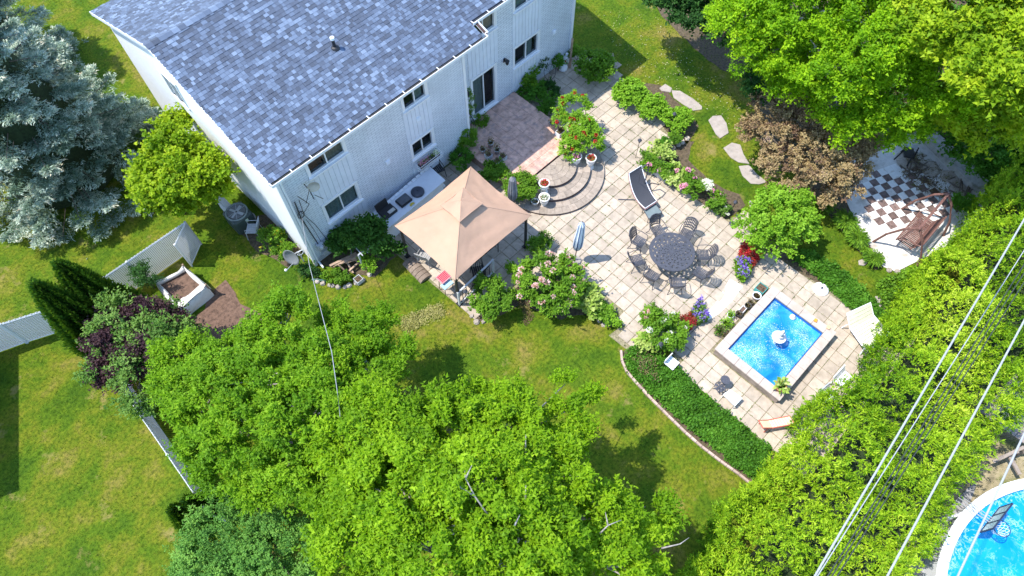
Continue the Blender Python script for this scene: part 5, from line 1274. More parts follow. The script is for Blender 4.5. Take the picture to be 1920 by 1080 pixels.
slatfence(Vector((-3.22, 18.5, 0)), Vector((-3.62, 9.2, 0)), 1.45, 'white slatted fence half buried in the fruit tree along the left lawn', 4, step=.1)
rbx = thing('raised_bed', 'square raised vegetable bed of bare soil wrapped in sagging white netting', 'raised bed', G(340, 560, 0))
q = [G(*s, .75) for s in ((343,497),(386,534),(330,580),(288,526))]      # top corners
M_NET = pm('white_netting', (.62, .60, .56), .08, 8, .8, .2, dirt=((.42,.38,.33), 4, .6))
a = MB(); a.prism([(p.x + (sum(s.x for s in q)/4-p.x)*.12, p.y + (sum(s.y for s in q)/4-p.y)*.12) for p in q], .0, .42); a.build('soil', M_SOIL, rbx)
cx_, cy_ = sum(s.x for s in q)/4, sum(s.y for s in q)/4
for k in range(4):
    A, B = q[k], q[(k+1) % 4]; a = MB(); n = 12; vs = []; o_ = (Vector(((A.x+B.x)/2-cx_, (A.y+B.y)/2-cy_, 0))).normalized()
    for i in range(n+1):
        u = i/n; e = math.sin(math.pi*u)
        for (z, off) in ((0, .05), (.3, .07), (.55, .02), (.75-.13*e, -.10*e), (.5, -.12*e-.03), (.41, -.05)):
            p = A.lerp(B, u); vs.append(Vector((p.x, p.y, z)) + o_*(off + .015*math.sin(7*u+z*9)))
    m_ = 6; a.add(vs, [(i*m_+j, i*m_+j+1, (i+1)*m_+j+1, (i+1)*m_+j) for i in range(n) for j in range(m_-1)]); a.build('netting', M_NET, rbx, smooth=True)
a = MB(); vs = []; A, B, C_, D = q[1], q[2], q[3], q[0]; n = 10     # flap of netting folded over the lower side
for j in range(7):
    for i in range(n+1):
        u, v = i/n, j/6; p = A.lerp(B, u).lerp(D.lerp(C_, u), v*.30) if v > .0 else A.lerp(B, u)
        vs.append((p.x, p.y, .50+.05*math.sin(4*u+3*v)+.12*(1-v) - .05*v))
a.add(vs, [(j*(n+1)+i, j*(n+1)+i+1, (j+1)*(n+1)+i+1, (j+1)*(n+1)+i) for j in range(6) for i in range(n)]); a.build('netting_flap', M_NET, rbx, smooth=True)
for p in q: a = MB(); a.bar((p.x, p.y, 0), (p.x, p.y, .8), .05); a.build('corner_post', M_WOOD, rbx)
o = MB(); A, B = G(585, 524, .05), G(611, 526, .05); o.tube([A, B], .05, 8); tag(o.build('drain_pipe', pm('dark_green_pipe', (.02, .09, .07), .1, 8, .5, .1), None), 'short dark green drain pipe in the grass at the end of the stone row', 'pipe')

# by the right corner of the house
t = thing('wire_hoop', 'round dark wire hoop leaning near the house corner', 'hoop', G(1031, 135, 0)); c = G(1031, 135, .45); a = MB()
a.tube([c+Vector((.34*math.cos(s), .18*math.sin(s), .28*math.sin(s))) for s in np.linspace(0, 6.283, 31)], .012, 5, cap=False); a.build('ring', M_BLACK, t)
for k in range(4): a = MB(); s = k*.785; a.tube([c+Vector((.34*math.cos(s), .18*math.sin(s), .28*math.sin(s))), c-Vector((.34*math.cos(s), .18*math.sin(s), .28*math.sin(s)))], .006, 4); a.build('spoke', M_BLACK, t)
for k, (q, lab) in enumerate((((1056,128), 'white plastic bag slumped by the house corner, lower of the two'), ((1062,112), 'white plastic bag with red print by the house corner, upper of the two'))):
    p = G(*q, .15); o = MB(); o.lathe([(.10, 0), (.19, .08), (.2, .2), (.14, .34), (.05, .42), (.07, .48)], (p.x, p.y, .03), 9); 
    if k: o.m = 1; o.box((p.x-.17, p.y-.08, .22), (.06, .1, .1), .4)
    tag(o.build('plastic_bag', [M_TRIM, pm('red_print', (.5, .03, .03), .1, 5, .5, 0)] if k else M_TRIM, None), lab, 'bag')
p = G(1068, 128, 0); o = MB(); o.bar(p, p+Vector((0,0,1.7)), .07); tag(o.build('wooden_post', M_WOOD, None), 'grey wooden post at the right corner of the house', 'post')
rh = thing('railing', 'short black railing with a hanging plant at the terrace corner by the door', 'railing', G(880, 235, TZ)); a = MB(); A = G(868, 195, TZ+.9); B = G(890, 228, TZ+.9)
a.tube([A, B, (B.x, B.y, TZ)], .016, 6); a.tube([(A.x, A.y, TZ), A], .016, 6); a.build('rail', M_BLACK, rh)
for k in range(1, 6): a = MB(); p = A.lerp(B, k/6); a.tube([(p.x, p.y, TZ), p], .008, 5); a.build('baluster', M_BLACK, rh)

# ------------------------------------------------------------------ neighbour's pool and deck
ap = thing('round_pool', 'large round above ground pool with a white rim at the lower right', 'pool', (11.89, -11.49, 0)); PC = (11.89, -11.49, 0); PR = 4.64
a = MB(); a.lathe([(PR-.16, .02), (PR-.16, 1.12)], PC, 72); a.f = [f_ for f_ in a.f if len(f_) == 4]; a.mi = [0]*len(a.f); a.build('wall', M_WHITE, ap)
for k in range(24):
    a = MB(); a0, a1 = 2*math.pi*k/24+.002, 2*math.pi*(k+1)/24-.002; pts = [(PC[0]+PR*math.cos(a0+(a1-a0)*s/4), PC[1]+PR*math.sin(a0+(a1-a0)*s/4)) for s in range(5)] + [(PC[0]+(PR-.3)*math.cos(a1-(a1-a0)*s/4), PC[1]+(PR-.3)*math.sin(a1-(a1-a0)*s/4)) for s in range(5)]
    a.prism(pts, 1.15, 1.2); a.build('rim_section', M_TRIM, ap, bevel=.01)
a = MB(); vs = []; nr = 40; na = 96; rg = np.random.default_rng(1)
for j in range(nr+1):
    for k in range(na):
        r_ = (PR-.17)*j/nr; th = 2*math.pi*k/na; x, y = PC[0]+r_*math.cos(th), PC[1]+r_*math.sin(th); vs.append((x, y, 1.05+.006*math.sin(5*x+2*y)+.005*math.sin(7*y-3*x)))
a.add(vs, [(j*na+k, j*na+(k+1) % na, (j+1)*na+(k+1) % na, (j+1)*na+k)[::-1] for j in range(nr) for k in range(na)])
mw = water_material('pool_water', (.0, .22, .50), (.01, .31, .60), .60, 2.2, 2.0, caustics=True); a.build('water', mw, ap, smooth=True)
bh = thing('basketball_hoop', 'poolside basketball hoop with a dark framed clear board leaning over the round pool', 'basketball hoop', G(1790, 970, 0))
A, B = G(1838, 998, 2.0), G(1874, 952, 2.0); a = MB(); up = Vector((0,0,.6)); hd = (B-A).normalized(); perp = Vector((hd.y, -hd.x, 0))
for p1, p2 in ((A, B), (A+up, B+up), (A, A+up), (B, B+up), (A.lerp(B, .33), A.lerp(B, .33)+up), (A.lerp(B, .66), A.lerp(B, .66)+up)): a.bar(p1, p2, .035)
a.build('board_frame', pm('navy_frame', (.02, .03, .07), .1, 6, .5, .05), bh)
for k in range(3): a = MB(); p1, p2 = A.lerp(B, k/3+.02), A.lerp(B, (k+1)/3-.02); a.add([p1+up*.05, p2+up*.05, p2+up*.95, p1+up*.95], [(0,1,2,3)]); a.build('board_panel', pm('pale_board', (.33, .50, .55), .06, 4, .2, 0), bh, solid=.01)
mid = A.lerp(B, .45)+up*.25
if (mid + perp - Vector(PC)).xy.length > (mid - perp - Vector(PC)).xy.length: perp = -perp
rc = mid + perp*.30; a = MB(); a.tube([rc+Vector((.23*math.cos(s), .23*math.sin(s), 0)) for s in np.linspace(0, 6.283, 25)], .011, 5, cap=False); a.build('ring', M_BLACK, bh)
a = MB()
for k in range(12):
    s = k*.5236
    for dd in (.5236, -.5236): a.tube([rc+Vector((.23*math.cos(s), .23*math.sin(s), 0)), rc+Vector((.17*math.cos(s+dd), .17*math.sin(s+dd), -.15)), rc+Vector((.10*math.cos(s+2*dd), .10*math.sin(s+2*dd), -.34))], .006, 4)
a.build('net', M_TRIM, bh)
for k, q in enumerate(((1792,938),(1797,933),(1802,930))): a = MB(); a.tube([G(*q, 1.0), mid+hd*(.08*k-.1)], .015, 5); a.build('support_arm', M_GREY, bh)
a = MB(); a.bar(G(1778, 972, .9), G(1825, 954, 1.25), .07); a.build('base_arm', M_FENCE, bh)
dk = thing('pool_deck', 'grey wooden deck of broad boards at the right edge above the round pool', 'deck', G(1900, 800, 0)); M_DK = pm('grey_deck_board', (.30, .25, .21), .2, 6, .8, .4, island=.2)
A = G(1884, 800, 1.0); 
for k in range(12): a = MB(); a.box((A.x+1.6, A.y+.55-.15*k, 1.0), (3.4, .135, .03), -.12); a.build('board', M_DK, dk)
for (x, y) in ((.1, .4), (.1, -1.0), (1.6, .4), (1.6, -1.0)): a = MB(); a.box((A.x+x, A.y+y, .49), (.1, .1, .96)); a.build('post', M_DK, dk)
a = MB(); a.bar(G(1862, 866, .5), G(1920, 838, .9), .1, .05); a.bar(G(1890, 850, .5), G(1912, 890, .5), .12, .06); a.bar(G(1868, 858, .2), G(1910, 848, .9), .06, .05); a.build('stair_rail', M_DK, dk)
ns = sheet(gp([(1690,1085),(1735,1010),(1790,935),(1830,905),(1800,985),(1770,1085)]), .03, 'pool_kerb', pm('grey_liner', (.28, .27, .27), .15, 5, .8, .3), .04, 2, kind='structure')

# neighbour's house beyond the left edge, seen only by its shadow
nb = thing('neighbour_house', 'plain brick house beyond the left edge shading the lawn', 'house', (-9.5, 16.5, 0))
E1 = Vector((-5.60, 19.20, 0)); E2 = Vector((-7.85, 14.6, 0)); Hn = 4.2; off = Vector((.36, -.42, 0))*Hn; e1, e2 = E1-off, E2-off; dn = (e2-e1).normalized(); pn = Vector((dn.y, -dn.x, 0))
if pn.x > 0: pn = -pn
e0 = e1 - dn*1.2
w1 = [e1, e2, e2+pn*8, e1+pn*8]
a = MB(); a.prism([(p.x + (0), p.y) for p in w1], 0, Hn-.1); a.build('wall', pm('tan_brick', (.38, .26, .2), .15, 10, .85, .3), nb)
a = MB(); m1, m2 = (w1[0]+w1[3])/2, (w1[1]+w1[2])/2; zt = Vector((0,0,Hn)); a.add([w1[0]+zt, w1[1]+zt, w1[2]+zt, w1[3]+zt, m1+zt+Vector((0,0,.9)), m2+zt+Vector((0,0,.9))], [(0,1,5,4),(2,3,4,5),(1,2,5),(3,0,4),(0,3,2,1)]); a.build('roof', M_DECK, nb)
a = MB(); pc = e1.lerp(e2, .5); a.box(pc+Vector((0,0,2.2)), (.12, 1.4, 1.0), math.atan2(dn.y, dn.x)-math.pi/2); a.build('window', M_TRIM, nb)

# ------------------------------------------------------------------ overhead wires
def wire(q1, q2, z, r, mat, label, name='power_line', ext=.45, sag=.0, cat='power line'):
    A, B = G(*q1, z), G(*q2, z); d = B-A; A2, B2 = A-d*ext, B+d*ext; n = 14
    pts = [A2.lerp(B2, k/n) - Vector((0, 0, sag*4*(k/n)*(1-k/n))) for k in range(n+1)]
    a = MB(); a.tube(pts, r, 8); tag(a.build(name, mat, None, smooth=True), label, cat)
M_WIRE = pm('aluminium_cable', (.33, .34, .36), .08, 30, .5, .3); M_DWIRE = pm('dark_cable', (.03, .035, .035), .2, 30, .6, .2)
wire((1920, 412), (1528, 1080), 13.5, .014, M_WIRE, 'thick pale overhead cable, leftmost of the three'); wire((1921, 600), (1664, 1080), 13.5, .014, M_WIRE, 'thick pale overhead cable, middle one of the three')
wire((1921, 812), (1796, 1080), 13.5, .014, M_WIRE, 'thick pale overhead cable, rightmost one crossing the round pool')
wire((1920, 470), (1533, 1080), 12.3, .008, M_WIRE, 'thin pale overhead wire close beside the leftmost thick cable')
for k, (x1, x2) in enumerate(((1905, 1552), (1915, 1560), (1926, 1570))): wire((x1, 520), (x2, 1080), 9.5, .011, M_DWIRE, ('dark overhead cable, left one of the dark bundle', 'dark overhead cable, middle one of the dark bundle', 'dark overhead cable, right one of the dark bundle')[k])
# service line from the house corner
A = Vector((4.5, 14.62, 3.2)); pts = [A, G(580, 497, 3.8), G(604, 590, 5.2), G(622, 660, 6.2), G(632, 730, 6.8), G(637, 775, 6.6), G(640, 850, 4.2)]
a = MB(); a.tube(pts, .010, 6); tag(a.build('service_line', M_WIRE, None, smooth=True), 'twisted pale service cable running from the house corner over the fruit tree', 'power line')
# ------------------------------------------------------------------ trees
L_FRUIT = leafmat('leaf_fruit', [(.040, .115, .012), (.075, .185, .016), (.12, .255, .022), (.19, .33, .045)], .35, gain=1.3, red=1.14, blue=.35)
L_PEAR = leafmat('leaf_pear', [(.045, .115, .010), (.085, .20, .014), (.14, .28, .020), (.22, .38, .05)], .35, gain=1.3, red=1.18, blue=.3)
L_MAPLE = leafmat('leaf_maple', [(.07, .19, .008), (.15, .32, .010), (.25, .44, .014), (.38, .55, .03)], .35, gain=.92, red=1.28)
L_BIG = leafmat('leaf_big_tree', [(.040, .12, .008), (.085, .20, .010), (.15, .29, .015), (.25, .40, .03)], .35, gain=1.45, red=1.12, blue=.35)
L_SPRUCE = leafmat('needle_blue', [(.02, .045, .022), (.085, .135, .085), (.23, .30, .225), (.50, .56, .45), (.60, .47, .32)], .05, gain=1.25)
L_THUJA = leafmat('scale_thuja', [(.02, .06, .008), (.05, .12, .010), (.11, .19, .012), (.20, .27, .03)], .1, gain=1.3)
L_CEDAR = leafmat('scale_cedar', [(.03, .09, .006), (.085, .17, .008), (.16, .26, .014), (.25, .33, .03), (.33, .38, .10)], .2, gain=1.5, red=1.0, blue=.5)
L_VIBUR = leafmat('leaf_viburnum', [(.020, .07, .025), (.035, .12, .04), (.06, .17, .06), (.10, .23, .09)], .25, gain=1.8, red=1.35, blue=.45)
L_SMOKE = leafmat('leaf_smoke', [(.05, .028, .025), (.11, .068, .042), (.19, .135, .065), (.25, .19, .09), (.24, .15, .145)], .2, gain=1.65)
L_PURPLEL = leafmat('leaf_purple', [(.02, .010, .014), (.05, .022, .028), (.09, .05, .04)], .1)
L_SAGE = leafmat('leaf_sage', [(.04, .11, .02), (.09, .19, .03), (.16, .28, .05), (.26, .38, .11)], .3, gain=1.0)

def tree(name, label, cat, base, lobes, n, size, mat, bark, r0, seed, tips=14, **k):
    t = thing(name, label, cat, base)
    _, cc = crown('crown', lobes, n, size, mat, t, seed=seed, **k)
    branches(base, lobes, r0, bark, t, seed=seed, tips=[tuple(c) for c in cc], nt=tips)
    return t
# fruit tree left of the middle
lob = [LB(445,695,4.0,66), LB(530,625,4.2,75), LB(500,720,4.6,85), LB(400,740,4.0,80), LB(600,690,4.2,75), LB(470,810,4.6,80), LB(580,790,5.0,85), LB(680,640,3.6,55), LB(700,690,3.8,60),
       LB(400,840,3.8,60), LB(640,600,3.4,42), LB(350,680,3.0,55), LB(560,860,4.6,75),  LB(540,580,3.6,35), LB(715,600,3.0,26), LB(760,650,3.2,28), LB(330,740,2.8,40), LB(420,890,3.2,45), LB(500,905,3.6,55), LB(600,910,4.2,60)]
tree('fruit_tree', 'spreading light green fruit tree crossed by the service cable', 'tree', G(560,820,0), lob, 165000, .085, L_FRUIT, M_GREYBARK, .16, 21, tips=9, clump=.24, sprayr=.16, width=.42, tri=True, dens=3.3, inner=.08, up=.7)
# large tree at the bottom centre
lob = [LB(700,830,5.5,100), LB(820,820,5.8,90), LB(940,830,5.5,85), LB(760,930,6.4,110), LB(900,940,6.8,115), LB(1030,900,5.8,85), LB(680,1010,5.8,95), LB(820,1040,6.6,110), LB(980,1040,6.4,110),
       LB(1110,970,5.2,75), LB(1130,1060,5.4,80), LB(1060,800,4.6,50), LB(960,760,4.8,45), LB(1210,950,4.4,40), LB(1190,1040,4.6,55), LB(880,750,5.0,40), LB(640,920,4.8,60), LB(700,760,4.6,50), LB(1110,745,4.2,24), LB(1060,720,4.2,22), LB(1235,985,4.2,28)]
tree('pear_tree', 'large bright green tree with bare grey twigs at the bottom centre', 'tree', G(930,1050,0), lob, 215000, .092, L_PEAR, M_GREYBARK, .22, 22, tips=12, clump=.25, sprayr=.18, width=.42, tri=True, dens=3.3, inner=.08, up=.7)
# bare grey boughs that show on top of it
p0 = G(915, 965, 7.9); o = MB()
t = bpy.data.objects['pear_tree']
for pts in ([(915,965,7.6),(890,930,7.9),(873,897,8.0),(868,860,7.7)], [(890,930,7.9),(865,915,8.0),(850,900,7.9)], [(873,897,8.0),(885,872,8.1)], [(985,850,7.0),(986,815,7.2)], [(985,935,7.6),(986,910,7.8)], [(1240,1028,5.2),(1275,1020,5.3),(1292,1008,5.3)], [(1125,1000,6.3),(1140,985,6.5),(1165,975,6.4)], [(965,985,7.8),(975,965,7.9)], [(722,1022,6.6),(740,1040,6.5),(750,1050,6.4)], [(1140,985,6.5),(1135,960,6.5)]):
    o = MB(); o.tube([G(*p) for p in pts], .022, 6, .006); o.build('bare_bough', M_GREYBARK, t, smooth=True)
tree('viburnum', 'rounded blue green shrub at the bottom left below the white fence', 'shrub', G(460,1060,0), [LB(440,1010,1.9,90), LB(500,950,1.9,70), LB(420,1080,1.7,85), LB(520,1050,2.2,90), LB(370,1040,1.3,45)], 60000, .06, L_VIBUR, M_BARK, .07, 23, tips=4, clump=.26, sprayr=.1, width=.36)
tree('bright_maple', 'bright yellow green young maple against the side wall of the house', 'tree', G(345,400,0), [LB(335,285,3.4,52), LB(305,340,3.0,50), LB(365,335,3.2,60), LB(325,375,2.4,48), LB(400,335,2.8,40), LB(335,240,3.2,26), LB(275,335,2.4,30), LB(395,370,2.4,36)], 48000, .12, L_MAPLE, M_BARK, .09, 24, tips=6, clump=.32, sprayr=.15, width=.4)
# big trees at the top right
lob = [LB(1500,30,6.0,110), LB(1440,100,4.6,75), LB(1560,120,5.2,100), LB(1640,60,6.2,120), LB(1480,150,4.0,60), LB(1660,180,4.0,90), LB(1580,205,3.6,70), LB(1690,245,3.0,45), LB(1400,40,5.4,70), LB(1770,150,5.0,100), LB(1560,-40,7,110), LB(1420,-30,6,80)]
tree('maple_tree', 'big light green tree filling the top right behind the brown smoke bush', 'tree', G(1560,60,0), lob, 190000, .105, L_BIG, M_GREYBARK, .25, 25, tips=8, clump=.30, sprayr=.22, width=.42, tri=True, dens=3.3, inner=.08)
lob = [LB(1800,40,7.4,120), LB(1890,110,7.6,110), LB(1850,190,4.6,80), LB(1930,220,5.0,70), LB(1780,220,3.4,50), LB(1900,20,8,120), LB(1860,255,3.4,45), LB(1960,80,8,90)]
tree('maple_tree', 'paler yellow green tree in the top right corner', 'tree', G(1900,0,0), lob, 90000, .15, L_MAPLE, M_GREYBARK, .22, 26, tips=7, clump=.34, sprayr=.24, width=.45, tri=True, dens=3.3, inner=.08)
tree('laurel_bush', 'deep green bush in shade beyond the low concrete wall', 'shrub', G(1830,260,0), [LB(1790,245,1.6,60), LB(1850,290,1.5,60), LB(1900,250,1.8,70), LB(1890,330,1.2,45), LB(1770,215,1.6,45)], 40000, .11, L_IVY, M_BARK, .06, 27, tips=3, clump=.3, width=.4)
tree('dark_tree', 'dark green tree at the top edge beside the long lawn', 'tree', G(1340,60,0), [LB(1300,20,3.2,65), LB(1370,40,3.6,60), LB(1260,-10,3.4,60), LB(1340,-40,4.2,80), LB(1430,170,2.6,35), LB(1230,-5,2.8,30)], 48000, .11, L_DARK, M_BARK, .12, 28, tips=5, clump=.32, width=.38)
# brown smoke bush
tree('smoke_bush', 'brownish purple smoke bush beside the stepping stones', 'shrub', G(1520,300,0), [LB(1440,250,2.2,52), LB(1500,220,2.4,60), LB(1470,320,1.7,52), LB(1540,300,2.0,65), LB(1590,260,2.0,55), LB(1605,300,1.5,38), LB(1540,355,1.2,42), LB(1450,185,2.6,38), LB(1410,250,1.9,30), LB(1590,350,1.6,30)], 62000, .07, L_SMOKE, M_BARK, .09, 29, tips=7, clump=.24, sprayr=.09, width=.42)
tree('bright_bush', 'bright green rounded bush at the patio corner above the red flowers', 'shrub', G(1460,455,0), [LB(1460,405,1.5,58), LB(1420,430,1.2,40), LB(1495,430,1.2,38), LB(1450,455,.9,38), LB(1480,385,1.4,38)], 26000, .085, L_LIME, M_BARK, .05, 30, tips=3, clump=.2, sprayr=.1, width=.36)
# blue spruces
def spruce(label, base, H, R, seed, nb=420):
    rng = np.random.default_rng(seed); b = np.array(base); t = thing('blue_spruce', label, 'tree', base)
    P, D, N, TT = [], [], [], []; limbs = MB()
    for i in range(nb):
        u = rng.random()**.62; z = .35 + (H-.5)*(1-u); L_ = R*(u**.8)*rng.uniform(.72, 1.12)+.2; a = rng.uniform(0, 2*math.pi)
        dr = np.array([math.cos(a), math.sin(a), 0]); lt = np.array([-dr[1], dr[0], 0]); base_t = rng.beta(1.6, 1.6)
        cv = lambda s: b + dr*L_*s + np.array([0, 0, z - .34*L_*s + .24*L_*s**3])
        if rng.random() < .3: limbs.tube([cv(.0), cv(.5), cv(.95)], .03, 5, .008)
        fan = min(.62, .22 + .16*L_); nt = 11
        for k in range(nt):
            s0 = 1 - .62*(k/nt)**1.2*min(1, 1.9/L_) ; sg = 1 if k % 2 else -1; ln = fan*(.25 + .9*(k/nt))*rng.uniform(.7, 1.2)
            tw = dr*.75 + lt*sg*.75; o0 = cv(s0)
            for q in range(4):
                f = (q+.6)/4; c = o0 + tw*ln*f + np.array([0, 0, -.06*f + .03*rng.normal()]); m = 11
                P.append(c + rng.normal(size=(m, 3))*np.array([.05, .05, .028])); D.append(tw + unit(m, rng)*.75 + np.array([0, 0, .3])); N.append(np.array([0, 0, 1]) + unit(m, rng)*.6)
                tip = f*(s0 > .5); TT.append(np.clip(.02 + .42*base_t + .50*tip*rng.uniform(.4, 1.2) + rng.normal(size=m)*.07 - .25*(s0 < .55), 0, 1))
    P = np.concatenate(P); D = np.concatenate(D); N = np.concatenate(N); TT = np.concatenate(TT)
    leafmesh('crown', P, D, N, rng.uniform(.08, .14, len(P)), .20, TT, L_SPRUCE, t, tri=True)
    a = MB(); a.lathe([(R*.55, .3), (R*.5, H*.25), (R*.25, H*.6), (.04, H*.95)], base, 14); a.build('shade_core', pm('core_shade_green', (.02, .035, .01), .4, 12, .95, .6), t)  # solid dark core, its colour stands for shade between the boughs
    limbs.build('limbs', M_BARK, t); a = MB(); a.tube([base, (base[0], base[1], H*.5), (base[0], base[1], H)], .22, 9, .02); a.build('trunk', M_BARK, t)
bs = G(150, 320, 0); spruce('big blue spruce at the left, spreading its grey blue boughs beside the house', (bs.x-.3, bs.y+.2, 0), 10.5, 3.9, 41, 330)
bs = G(40, 130, 0); spruce('second blue spruce behind the first in the top left corner', (bs.x-.8, bs.y+.5, 0), 10, 3.4, 42, 200)
# narrow conifers
def thuja(name, label, base, H, R, seed, n=26000, mat=None, lean=(0, 0)):
    rng = np.random.default_rng(seed); t = thing(name, label, 'conifer', base); b = np.array(base)
    u = rng.random(n)**.62; a = rng.uniform(0, 2*math.pi, n); ridg = 1 + .16*np.sin(a*9 + seed) + .08*np.sin(a*23)
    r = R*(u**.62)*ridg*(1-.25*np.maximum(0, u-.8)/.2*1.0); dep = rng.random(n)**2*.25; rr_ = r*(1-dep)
    z = H*(1-u) + rng.normal(size=n)*.10 + .05; r = r*rng.uniform(.9, 1.15, n)
    rr_ = r*(1-dep); P = np.c_[b[0]+rr_*np.cos(a)+lean[0]*z, b[1]+rr_*np.sin(a)+lean[1]*z, z]
    D = np.c_[np.cos(a)*.5, np.sin(a)*.5, np.full(n, .9)] + unit(n, rng)*.45; N = np.c_[-np.sin(a), np.cos(a), np.zeros(n)] + unit(n, rng)*.5
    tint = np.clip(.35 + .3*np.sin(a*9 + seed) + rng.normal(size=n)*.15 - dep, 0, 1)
    leafmesh('crown', P, D, N, rng.uniform(.08, .16, n), .26, tint, mat or L_THUJA, t)
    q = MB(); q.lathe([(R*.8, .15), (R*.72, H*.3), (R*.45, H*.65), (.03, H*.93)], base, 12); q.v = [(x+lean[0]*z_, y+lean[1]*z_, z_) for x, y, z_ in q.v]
    q.build('shade_core', pm('core_shade_green', (.02, .035, .01), .4, 12, .95, .6), t); q = MB(); q.tube([base, (base[0], base[1], .5)], .06, 7); q.build('trunk', M_BARK, t)  # dark filled cone paints the shaded depth behind the leaves
thuja('tall_conifer', 'tall narrow dark conifer, right one of the pair by the white fence', G(232, 602, 0), 4.1, .78, 1)
thuja('tall_conifer', 'tall narrow dark conifer, left one of the pair by the white fence', G(200, 640, 0), 4.2, .82, 2)
thuja('small_conifer', 'small narrow conifer at the lawn edge, left one above the blue green shrub', G(374, 977, 0), 1.9, .42, 3, 12000)
thuja('small_conifer', 'small narrow conifer at the lawn edge, right one touching the fruit tree', G(398, 962, 0), 1.9, .45, 4, 12000)
thuja('tall_conifer', 'low dark conifer between the raised bed and the pair of tall conifers', G(262, 590, 0), 1.9, .6, 5, 12000)
# mixed shrubs below the raised bed
tree('purple_shrub', 'dark purple leaved shrub mixed with pale green by the left fence', 'shrub', G(260,670,0), [LB(220,620,2.0,48), LB(280,610,2.0,45), LB(325,620,1.8,35), LB(230,690,1.7,45), LB(290,670,2.1,50), LB(190,660,1.5,28)], 38000, .085, L_PURPLEL, M_BARK, .06, 31, tips=4, clump=.24, width=.3)
tree('sage_shrub', 'pale green shrub with upright leafy tips growing through the purple shrub', 'shrub', G(240,650,0), [LB(215,600,2.3,45), LB(275,650,2.3,55), LB(200,680,1.9,40), LB(260,730,1.8,45), LB(330,640,2.0,40), LB(310,590,1.9,26), LB(360,620,1.6,24), LB(290,760,1.5,28)], 12000, .10, L_SAGE, M_BARK, .05, 32, tips=4, clump=.28, width=.28, up=.9)
tree('elder_bush', 'small dark green bush growing over the fence behind the raised bed', 'shrub', G(290,540,0), [LB(272,512,1.0,17), LB(282,528,.9,18)], 2200, .07, L_DARK, M_BARK, .03, 33, tips=3, clump=.18)

# ------------------------------------------------------------------ clipped cedar hedge
def hedge():
    rng = np.random.default_rng(51); x0, x1, y0, y1, H = 2.5, 27.0, -6.2, -1.98, 3.0
    t = thing('cedar_hedge', 'broad yellow green cedar hedge running under the overhead cables', 'hedge', (x0, -4, 0))
    n = 9500; X = rng.uniform(x0, x1, n); Y = rng.uniform(y0, y1, n)
    e = np.minimum(Y-y0, y1-Y)
    bulge = .30*np.sin(X*1.1+.6*np.sin(X*.7)) + .25*np.sin(X*2.7+1) + .15*np.sin(X*6.1); tre = np.abs(np.sin(X*2.45+.5*np.sin(Y*1.3)))*np.abs(np.sin(Y*1.45+.7*np.sin(X*.9)))
    top = H - .5 + .95*tre**.7 - .75*np.exp(-e/.35) + .30*np.sin(X*1.9)*np.cos(Y*1.7) + .18*np.sin(X*4.3+Y*3.1) + rng.normal(size=n)*.12
    Y2 = np.where(Y > (y0+y1)/2, Y + bulge*.55, Y + bulge*.3)
    Cs = np.c_[X, Y2, top]
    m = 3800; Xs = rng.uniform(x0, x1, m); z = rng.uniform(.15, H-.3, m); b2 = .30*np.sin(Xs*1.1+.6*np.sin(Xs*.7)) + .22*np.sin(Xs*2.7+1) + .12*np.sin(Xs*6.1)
    s = rng.random(m) < .7; Ys = np.where(s, y1+b2*.55+.05*rng.normal(size=m), y0+b2*.3)
    C = np.r_[Cs, np.c_[Xs, Ys, z]]; lim = -1.6 - .95*np.exp(-((C[:, 0]-13.8)/1.35)**4); cut = C[:, 1] > lim; C[cut, 1] = lim[cut] - rng.uniform(0, .2, cut.sum()); C[cut, 2] *= rng.uniform(.35, 1, cut.sum()); N0 = len(C)
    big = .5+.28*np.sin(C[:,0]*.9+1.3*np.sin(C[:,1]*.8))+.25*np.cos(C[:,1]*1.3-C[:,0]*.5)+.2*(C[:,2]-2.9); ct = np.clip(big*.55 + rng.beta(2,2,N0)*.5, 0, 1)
    k = 17; idx = np.repeat(np.arange(N0), k); M = len(idx)
    ax = unit(N0, rng)*.8 + np.array([0,0,.75]); ax /= np.linalg.norm(ax, axis=1, keepdims=True); tt = np.tile(np.linspace(0, 1, k), N0)
    P = C[idx] + ax[idx]*(tt*.27)[:, None] + unit(M, rng)*.05; D = ax[idx] + unit(M, rng)*.95; 
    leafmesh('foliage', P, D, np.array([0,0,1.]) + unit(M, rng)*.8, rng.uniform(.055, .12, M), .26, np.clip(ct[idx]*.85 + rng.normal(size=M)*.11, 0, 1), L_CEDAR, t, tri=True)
    q = MB(); q.box(((x0+x1)/2, (y0+y1)/2-.25, 1.15), (x1-x0-.6, y1-y0-1.9, 2.0)); q.build('shade_core', MATS['core_shade_green'], t)  # dark box inside the hedge, painted shade for its gaps
    for k in range(24): x = x0+.5+k*1.05; q = MB(); q.tube([(x, -4+.2*math.sin(k*2.), 0), (x, -4, .3)], .06, 6); q.build('trunk', M_BARK, t)
hedge()

